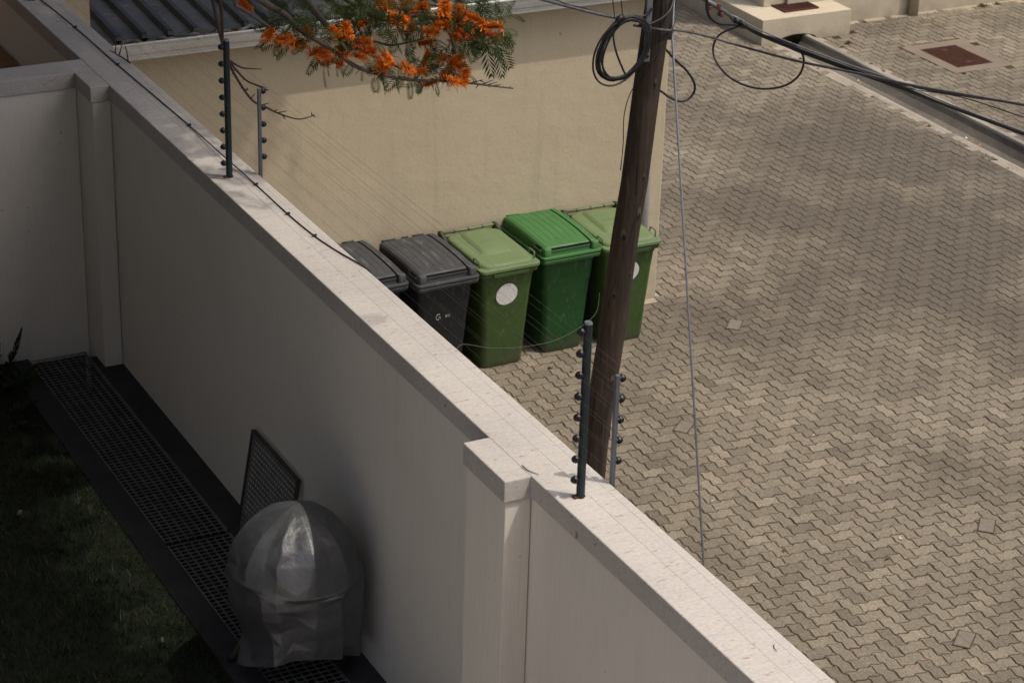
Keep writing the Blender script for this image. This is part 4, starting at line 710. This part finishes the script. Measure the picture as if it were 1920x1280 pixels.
limb([HUB,(-7.3,-.6,5.75),H2,(-5.7,-1.95,4.6),BR['a'][0]], .085, .034)
for b, r0 in (('b',.030),('c',.028),('j',.022)):
    P0 = BR[b][0]; limb([H2,(-5.5,-1.7,4.9 if b != 'j' else 5.3),(P0[0]-.35,P0[1]+.05,P0[2]+.32),P0], .045, r0)
limb(BR['a'], .026, .0055); limb(BR['b'], .026, .009); limb(BR['c'], .024, .008); limb(BR['j'], .020, .006); limb(BR['d'], .010, .006); limb(BR['e'], .013, .006)
for b in 'fgi':
    P0 = BR[b][0]; limb([H2,(-5.85,-2.0,4.75),(P0[0]-.12,P0[1]+.02,P0[2]+.3),P0], .03, .013)
limb(BR['f'], .013, .0045, BARKD); limb(BR['g'], .013, .0035, BARKD); limb(BR['h'], .008, .003, BARKD); limb(BR['i'], .016, .007)
sp_ = MB()
for a, b in SPURS: sp_.tube([a, b], [.0055,.0025], 5)
sp_.build('spur', BARKD, tr, smooth=True)
# one ferny leaf in its own frame: axis +x (length 1), narrow lobes to both sides
def leafshape(lobes, full):
    Q = []
    def lobe(x, s, L, ang, w):
        c, s_ = math.cos(ang), math.sin(ang)*s; d = np.array([c, s_, 0]); nn = np.array([-s_, c, 0]); p = np.array([x,0,0.])
        Q.append([p, p+d*L*.5+nn*w, p+d*L+np.array([0,0,-.02]), p+d*L*.45-nn*w])
    for i in range(lobes):
        f = i/(lobes-1); x = .14+.78*f; L = .40*math.sin(math.pi*(.20+.66*f))+.05
        for s in (1,-1):
            a = R(48-14*f); lobe(x, s, L, a, .034 if full else .035)
            if False:
                c, s_ = math.cos(a), math.sin(a)*s
                Q.append([np.array([x+c*L*.45,s_*L*.45,0]), np.array([x+c*L*.62+.01,s_*L*.55+s*.05,0]), np.array([x+c*L*.80+.05,s_*L*.80-s*.02,-.02]), np.array([x+c*L*.60,s_*L*.52,0])])
    lobe(.90, 1, .16, 0, .022); Q.append([np.array([0,-.008,0.]),np.array([.95,-.004,0.]),np.array([.95,.004,0.]),np.array([0,.008,0.])])
    return np.array(Q)
LF = leafshape(7, True); LS = leafshape(6, False)
def place(shape, P, D, size, droop=.25):
    P = np.asarray(P, float); D = np.asarray(D, float); D /= np.linalg.norm(D,axis=1)[:,None]; n = len(P)
    r_ = rng.normal(0,1,(n,3)); Yv = np.cross(D, r_); Yv /= np.linalg.norm(Yv,axis=1)[:,None]; Zv = np.cross(D, Yv); flip = np.where(Zv[:,2] < 0, -1, 1)[:,None]; Yv *= flip; Zv *= flip
    S = shape.copy(); S[...,2] -= droop*S[...,0]**2
    V = P[:,None,None,:] + np.asarray(size)[:,None,None,None]*(S[None,...,0:1]*D[:,None,None,:]+S[None,...,1:2]*Yv[:,None,None,:]+S[None,...,2:3]*Zv[:,None,None,:])
    tone = np.clip(rng.normal(.42,.26,n),0,1); return V.reshape(-1,4,3), np.repeat(tone, len(shape))
LEAF = leafmat('silky_oak_leaf', (.014,.030,.006), (.070,.098,.022), .14, .7)
Vs = []; Ts = []
hp = np.array([a for a,b in HANG]); hd = np.array([np.array(b)-np.array(a) for a,b in HANG]); ln = np.linalg.norm(hd,axis=1)
v, t_ = place(LF, hp, hd, np.maximum(ln*1.0,.10), .08); Vs.append(v); Ts.append(t_)
fp = np.array([f[:3] for f in FLOW]); 
for k in range(1):
    d = rng.normal(0,1,fp.shape); d[:,2] = -abs(d[:,2])*.7-.1; v, t_ = place(LF, fp+rng.normal(0,.035,fp.shape), d, rng.uniform(.12,.20,len(fp))); Vs.append(v); Ts.append(t_)
ff = np.array(FILL)
for k in range(2):
    d = rng.normal(0,1,ff.shape); d[:,2] -= .35; v, t_ = place(LF, ff+rng.normal(0,.05,ff.shape), d, rng.uniform(.10,.17,len(ff))); Vs.append(v); Ts.append(t_)
tn = np.concatenate(Ts); quads('foliage', np.concatenate(Vs), LEAF, tr, np.stack([tn]*3+[tn*0+1],-1))
# flower: a comb of stiff orange styles standing up from a short stalk
def flowermesh(seed):
    rg = np.random.default_rng(seed); Q = []; T = []
    for i in range(230):
        x = rg.uniform(-.40,.40); a = rg.normal(0,.95); L = rg.uniform(.20,.34)*(1-.5*abs(x)**2); bend = rg.normal(.10,.06)
        p = np.array([x,0,0]); d = np.array([.15*x+rg.normal(0,.12), math.sin(a), math.cos(a)*.9]); d /= np.linalg.norm(d); sd_ = np.array([.015,.008,0]) if i%2 else np.array([.006,.015,0])
        q = p+d*L*.6; e = p+d*L+np.array([bend*.6,0,-abs(bend)*.5])
        Q += [[p-sd_,p+sd_,q+sd_*.8,q-sd_*.8],[q-sd_*.8,q+sd_*.8,e+sd_*1.5,e-sd_*1.5]]; tt = rg.uniform(.0,1); T += [tt*.6, min(1,tt*.6+.4)]
    return np.array(Q), np.array(T)
def flowermat():
    mt, nt, p, co = base('orange_flower', .6, 0, .3)
    a = nd(nt, 'ShaderNodeAttribute', attribute_name='tone'); col = mixc(nt, a.outputs['Fac'], (.40,.055,.002), (.80,.235,.006)); nt.links.new(col, p.inputs['Base Color'])
    t = nd(nt, 'ShaderNodeBsdfTranslucent'); nt.links.new(col, t.inputs[0]); mx = nd(nt, 'ShaderNodeMixShader'); mx.inputs[0].default_value = .15
    nt.links.new(p.outputs[0], mx.inputs[1]); nt.links.new(t.outputs[0], mx.inputs[2]); nt.links.new(mx.outputs[0], nt.nodes['Material Output'].inputs[0]); return mt
FLM = flowermat(); protos = []
for i, f in enumerate(FLOW):
    if i < 4:
        Q, T = flowermesh(i+3); T = np.repeat(T, 1); o = quads('flower_cluster', Q, FLM, tr, np.stack([T]*3+[T*0+1],-1)); protos.append(o)
    else: o = protos[i%4].copy(); sc.collection.objects.link(o); o.parent = tr
    s = f[3]/250*1.95; o.location = Vector(f[:3])+(CAM-Vector(f[:3])).normalized()*.10-WL[tr]-Vector((0,0,s*.12)); o.scale = (s,s*1.05,s*1.15)
    o.rotation_euler = (random.gauss(0,.55), random.gauss(0,.55), random.uniform(0,6.28))
# the rest of the crown, above and left of the frame: shaped to shade the garden, the wall's upper end and the left of the garage
def sunplane(P): h = P[:,2]-HC; return np.stack([P[:,0]-.36*h, P[:,1]+.33*h], -1)
def crown(n, lo, hi, cl, rad, ok):
    C = rng.uniform(lo, hi, (cl,3)); k = rng.integers(0, cl, n); P = C[k]+rng.normal(0,rad,(n,3))
    P = P[P[:,2] > 6.9]; P = P[ok(sunplane(P)) & ~seen(P[:,0],P[:,1],P[:,2],.12)]
    d = rng.normal(0,1,P.shape); d[:,2] -= .3; return place(LS, P, d, rng.uniform(.22,.40,len(P)))
def okA(s):
    e = rng.normal(0,.10,len(s)); r = rng.random(len(s))
    x, y = s[:,0], s[:,1]
    lim = np.where(y > -.9, -3.15, np.where(y > -3.4, -4.3, np.where(y > -5.0, -5.35, -6.30)))
    keep = (x < lim-np.where(y > -5, .05, .24)+e) & (y > -7.9)
    on_wall = (x > -6.2) & (y > -5.2) & (x < -5.4) & (y < -.8)                                  # dappled on the wall top
    keep &= ~on_wall | (r < np.clip((y+5.4)/3.2, 0, 1)*.92)
    return keep
Vs = []; Ts = []
for lo, hi, n, cl, rad in (((-9.9,-2.6,7.6),(-1.2,2.2,11),CROWN_A,70,.55), ((-9.9,-9.6,7.8),(-4.2,-3,10.2),CROWN_B,70,.50), ((-9,-6.2,7.6),(-1.2,-.8,10.2),CROWN_A,70,.5)):
    v, t_ = crown(n, lo, hi, cl, rad, okA); Vs.append(v); Ts.append(t_)
tn = np.concatenate(Ts); quads('crown', np.concatenate(Vs), LEAF, tr, np.stack([tn]*3+[tn*0+1],-1))
for P in ([HUB,(-7.4,-1.8,7.6),(-7.0,-4.4,8.5),(-6.6,-8,9.1)], [(-7.85,0,8.4),(-6,-.8,9.4),(-3.4,-.6,9.9)], [(-7.9,.1,7.4),(-9,-2.4,8.6),(-9.8,-6,9.2)], [(-7.8,0,9),(-6.5,-2,9.8),(-5.6,-4.6,10)]): limb(P, .10, .03)
# ---------------------------------------------------------------- unseen house left of and behind the camera, added to block sky light
HW = M('house_render', (.50,.475,.43), (.44,.42,.38), 2, .85); HF = M('window_frame_paint', (.06,.06,.06), None, 4, .5); HG = M('window_glass', (.02,.025,.03), None, 4, .08, 0, .6, 0)
ho = thing('sky_block_house', (-15,-14,ZG), 'unseen grey rendered house with a balcony, added to block the sky over the garden', 'building')
MB().box((-22,-8.7,ZG-.4),(-10.4,13,10.6)).box((-16,-30,-.4),(-6,-18.8,11.6)).build('wall', HW, ho)
MB().box((-22.4,-8.9,10.6),(-10.2,13.2,10.85)).box((-16.4,-30.4,11.602),(-5.6,-18.5,11.85)).build('roof', ROOF, ho)
MB().box((-12.5,-18.79,6.75),(-8.2,-16.2,6.95)).build('balcony', HW, ho)
for y in (-4.6,-7.6):
    for z in (2.6,6.0,8.9):
        wn = MB().box((-10.42,y-.75,z),(-10.36,y+.75,z+1.5)).build('window', HF, ho); MB().box((-10.40,y-.67,z+.08),(-10.34,y-.04,z+1.42)).box((-10.40,y+.04,z+.08),(-10.34,y+.67,z+1.42)).build('pane', HG, wn)
# ---------------------------------------------------------------- shrub, weeds, leaves, litter
SHR = leafmat('dark_shrub_leaf', (.010,.020,.006), (.030,.048,.012), .15)
sh = thing('shrub', (-6.95,-2.75,ZG), 'dark spiky shrub in the garden corner at the left edge', 'shrub')
Q = []
for i in range(70):
    a = random.uniform(0,6.28); e = random.uniform(.1,1.35); L = random.uniform(.18,.34); b = Vector((-6.98+random.gauss(0,.10),-2.85+random.gauss(0,.10),ZG)); d = Vector((math.cos(a)*math.cos(e),math.sin(a)*math.cos(e),math.sin(e))); sd_ = d.cross(Vector((random.gauss(0,1),random.gauss(0,1),.2))).normalized()*.012; mm = b+d*L*.6; tp = b+d*L-Vector((0,0,L*.15*math.cos(e)))
    Q += [[b-sd_*.6,b+sd_*.6,mm+sd_,mm-sd_],[mm-sd_,mm+sd_,tp+sd_*.05,tp-sd_*.05]]
def spike(b, tip, n, w):
    b, tip = Vector(b), Vector(tip)
    for i in range(n):
        f = i/n; p = b.lerp(tip, f); a = random.uniform(0,6.28); d = (tip-b).normalized()*.05+Vector((math.cos(a),math.sin(a),.2))*w*(1.05-f); sd_ = d.cross(Vector((random.gauss(0,1),random.gauss(0,1),random.gauss(0,1)))).normalized()*.006
        Q.append([p-sd_*.4,p+d*.5-sd_,p+d,p+d*.5+sd_])
spike((-6.85,-2.72,ZG),(-6.715,-2.70,ZG+.33),160,.06); spike((-6.90,-2.9,ZG),(-6.70,-2.9,ZG+.14),80,.06); spike((-7.0,-2.9,ZG),(-6.93,-2.95,ZG+.42),160,.08); spike((-6.95,-3.2,ZG),(-6.80,-3.3,ZG+.1),90,.07); spike((-6.98,-3.4,ZG),(-6.86,-3.6,ZG+.08),90,.07)
Q = np.array([[list(p) for p in q] for q in Q]); tn = rng.random(len(Q)); quads('leaves', Q, SHR, sh, np.stack([tn]*3+[tn*0+1],-1))
WEEDM = leafmat('weed_leaf', (.05,.055,.014), (.14,.13,.035), .3)
WD = [((-1.506,-1.118),.05,'weed tuft in the paving joint in front of the bright green bin'),((-1.634,-.967),.06,'weed tuft just in front of the gap between olive and green bins'),((-1.80,-.86),.04,'small weed at the front foot of the olive bin'),((.382,-.436),.05,'weed tuft in the paving right of the garage corner'),((.325,-.66),.05,'weed tuft growing above the small square block near the garage corner'),((.405,-.905),.05,'weed at the lower corner of the square block near the garage corner'),((6.271,5.902),.11,'green weed clump at the foot of the cream plinth right corner'),((6.11,5.80),.08,'weed clump beside the arched drain mouth'),((5.36,5.60),.06,'weed left of the drain channel just below the plinth'),((5.34,5.40),.07,'brownish weed at the drain channel edge below the plinth'),((5.34,5.20),.06,'weed on the near edge of the drain channel under the cables'),((6.06,5.10),.06,'weed on the far edge of the drain channel, upper one'),((6.02,4.80),.07,'weed on the far edge of the drain channel, lower one'),((5.34,4.05),.06,'weed at the near channel edge beside the orange leaves'),((5.33,2.95),.07,'weed at the middle of the near channel edge'),((6.88,4.34),.08,'weed at the front corner of the manhole surround'),((6.95,4.12),.06,'small dark weed below the manhole surround'),((8.896,6.58),.15,'green weed clump against the cream house wall at top right'),((9.15,6.60),.11,'smaller weed against the cream house wall at the top right corner'),((-.561,-4.302),.035,'tiny weed in the paving well right of the pole foot'),((-2.06,-5.05),.04,'mossy weed in the paving close to the lower wall edge'),((7.0,6.58),.07,'weed at the house wall left of the cream downpipe'),((5.33,1.75),.06,'weed low on the near channel edge by the right picture edge')]
for i, ((x,y), s, lab) in enumerate(WD):
    s *= .62; t = thing('weed_tuft', (x,y,-.006), lab, 'weed', 'weeds growing in the paving'); Q = []
    for k in range(int(30+s*900)):
        a = random.uniform(0,6.28); rr = abs(random.gauss(0,s*.55)); b = Vector((x+rr*math.cos(a), y+rr*math.sin(a)*.8, -.01)); d = Vector((random.gauss(0,.6),random.gauss(0,.6),1)).normalized()*random.uniform(.3,.9)*s*(1-.4*rr/s); sd_ = d.cross(Vector((random.gauss(0,1),random.gauss(0,1),.1))).normalized()*random.uniform(.003,.007)
        Q.append([b-sd_*.3, b+d*.55-sd_, b+d, b+d*.55+sd_])
    Q = np.array([[list(p) for p in q] for q in Q]); tn = rng.random(len(Q)); quads('leaves', Q, WEEDM, t, np.stack([tn]*3+[tn*0+1],-1))
FALL = M('fallen_leaf', (.42,.19,.06), (.30,.13,.05), 30, .7); PALE = M('pale_scrap', (.62,.60,.55), (.5,.47,.40), 30, .7); BROWN = M('brown_leaf', (.13,.065,.03), (.09,.045,.025), 30, .8)
STRAW = M('dry_straw', (.10,.09,.055), None, 9, .8)
def flake(x, y, z, s, rot, mat, name, lab, cat, group):
    n_ = 9; P = []
    for k in range(n_):
        a = 2*math.pi*k/n_; r = s*(.55+.45*abs(math.cos(a)))*random.uniform(.8,1.1); P.append((x+r*math.cos(a)*math.cos(rot)-r*.5*math.sin(a)*math.sin(rot), y+r*math.cos(a)*math.sin(rot)+r*.5*math.sin(a)*math.cos(rot), z+random.uniform(.0,.012)+.3*s*math.cos(a)**2))
    m = MB(); m.add(P+[(x,y,z+.004)], [(k,(k+1)%n_,n_) for k in range(n_)]); m.add([(a,b,c-.002) for a,b,c in P]+[(x,y,z+.002)], [((k+1)%n_,k,n_) for k in range(n_)])
    tag(m.build(name, mat), lab, cat, group)
for (x,y,z,s,mt_,lab) in ((5.60,4.72,-.05,.035,PALE,'pale leaf in the drain channel under the cables'),(5.575,4.62,-.05,.045,FALL,'orange leaf in the drain channel under the cables'),(5.60,2.60,-.08,.04,PALE,'pale leaf lying in the middle stretch of the drain channel'),(5.62,2.50,-.09,.04,FALL,'upper of two orange leaves in the middle stretch of the channel'),(5.60,2.36,-.08,.045,FALL,'lower of two orange leaves in the middle stretch of the channel'),(5.60,1.46,-.08,.055,FALL,'orange brown leaf in the channel at the right picture edge'),(-1.526,-4.498,.004,.028,BROWN,'reddish brown leaf on the lower right paving, nearest the wall'),(-.885,-4.928,.004,.030,BROWN,'small brown leaf on the paving above the lower square block'),(-.10,-5.95,.004,.028,FALL,'orange leaf on the paving between two square blocks at lower right'),(.03,-5.80,.004,.026,FALL,'small orange leaf on the paving at the lower right edge'),(-1.62,-3.62,.004,.020,PALE,'small white scrap on the paving right of the pole'),(-.62,-4.72,.004,.022,PALE,'pale scrap on the paving in the lower middle'),(-.25,-3.0,.004,.018,PALE,'tiny pale scrap on the paving beside the stay wire'),(-.14,-.47,.004,.016,PALE,'white scrap at the base of the garage corner')):
    flake(x,y,z,s,random.uniform(0,3),mt_,'fallen_leaf' if mt_ is not PALE else 'litter_scrap',lab,'leaf' if mt_ is not PALE else 'litter',None)
for (x,y,s,lab) in ((-7.30,-4.62,.04,'pale curled leaf lying on the dark lawn at the left edge'),(-7.0,-6.35,.03,'pale straw bits on the dark lawn near the barbecue')):
    flake(x,y,ZG+.03,s,random.uniform(0,3),STRAW,'litter_scrap',lab,'litter',None)
# loose fine dirt swept against edges
n = 2600; sx = np.concatenate([rng.uniform(-1.2,5.0,1600), rng.uniform(5.33,5.35,500), rng.uniform(6.9,10,500)]); sy = np.concatenate([rng.uniform(-6.4,5,1600), rng.uniform(0,6,500), 6.62-abs(rng.normal(0,.12,500))]); sz = np.where((sx > 5.42) & (sx < 5.8), -.06, .003)
ok = ~((sx < .02) & (sy > -.06)) & ~((sx > 5.34) & (sx < 5.45)); tn = rng.random(n)[ok]; tag(quads('litter', scatter(np.stack([sx,sy,sz],-1)[ok],.003,.009,.25,.5), DEAD, None, np.stack([tn]*3+[tn*0+1],-1)), kind='stuff')
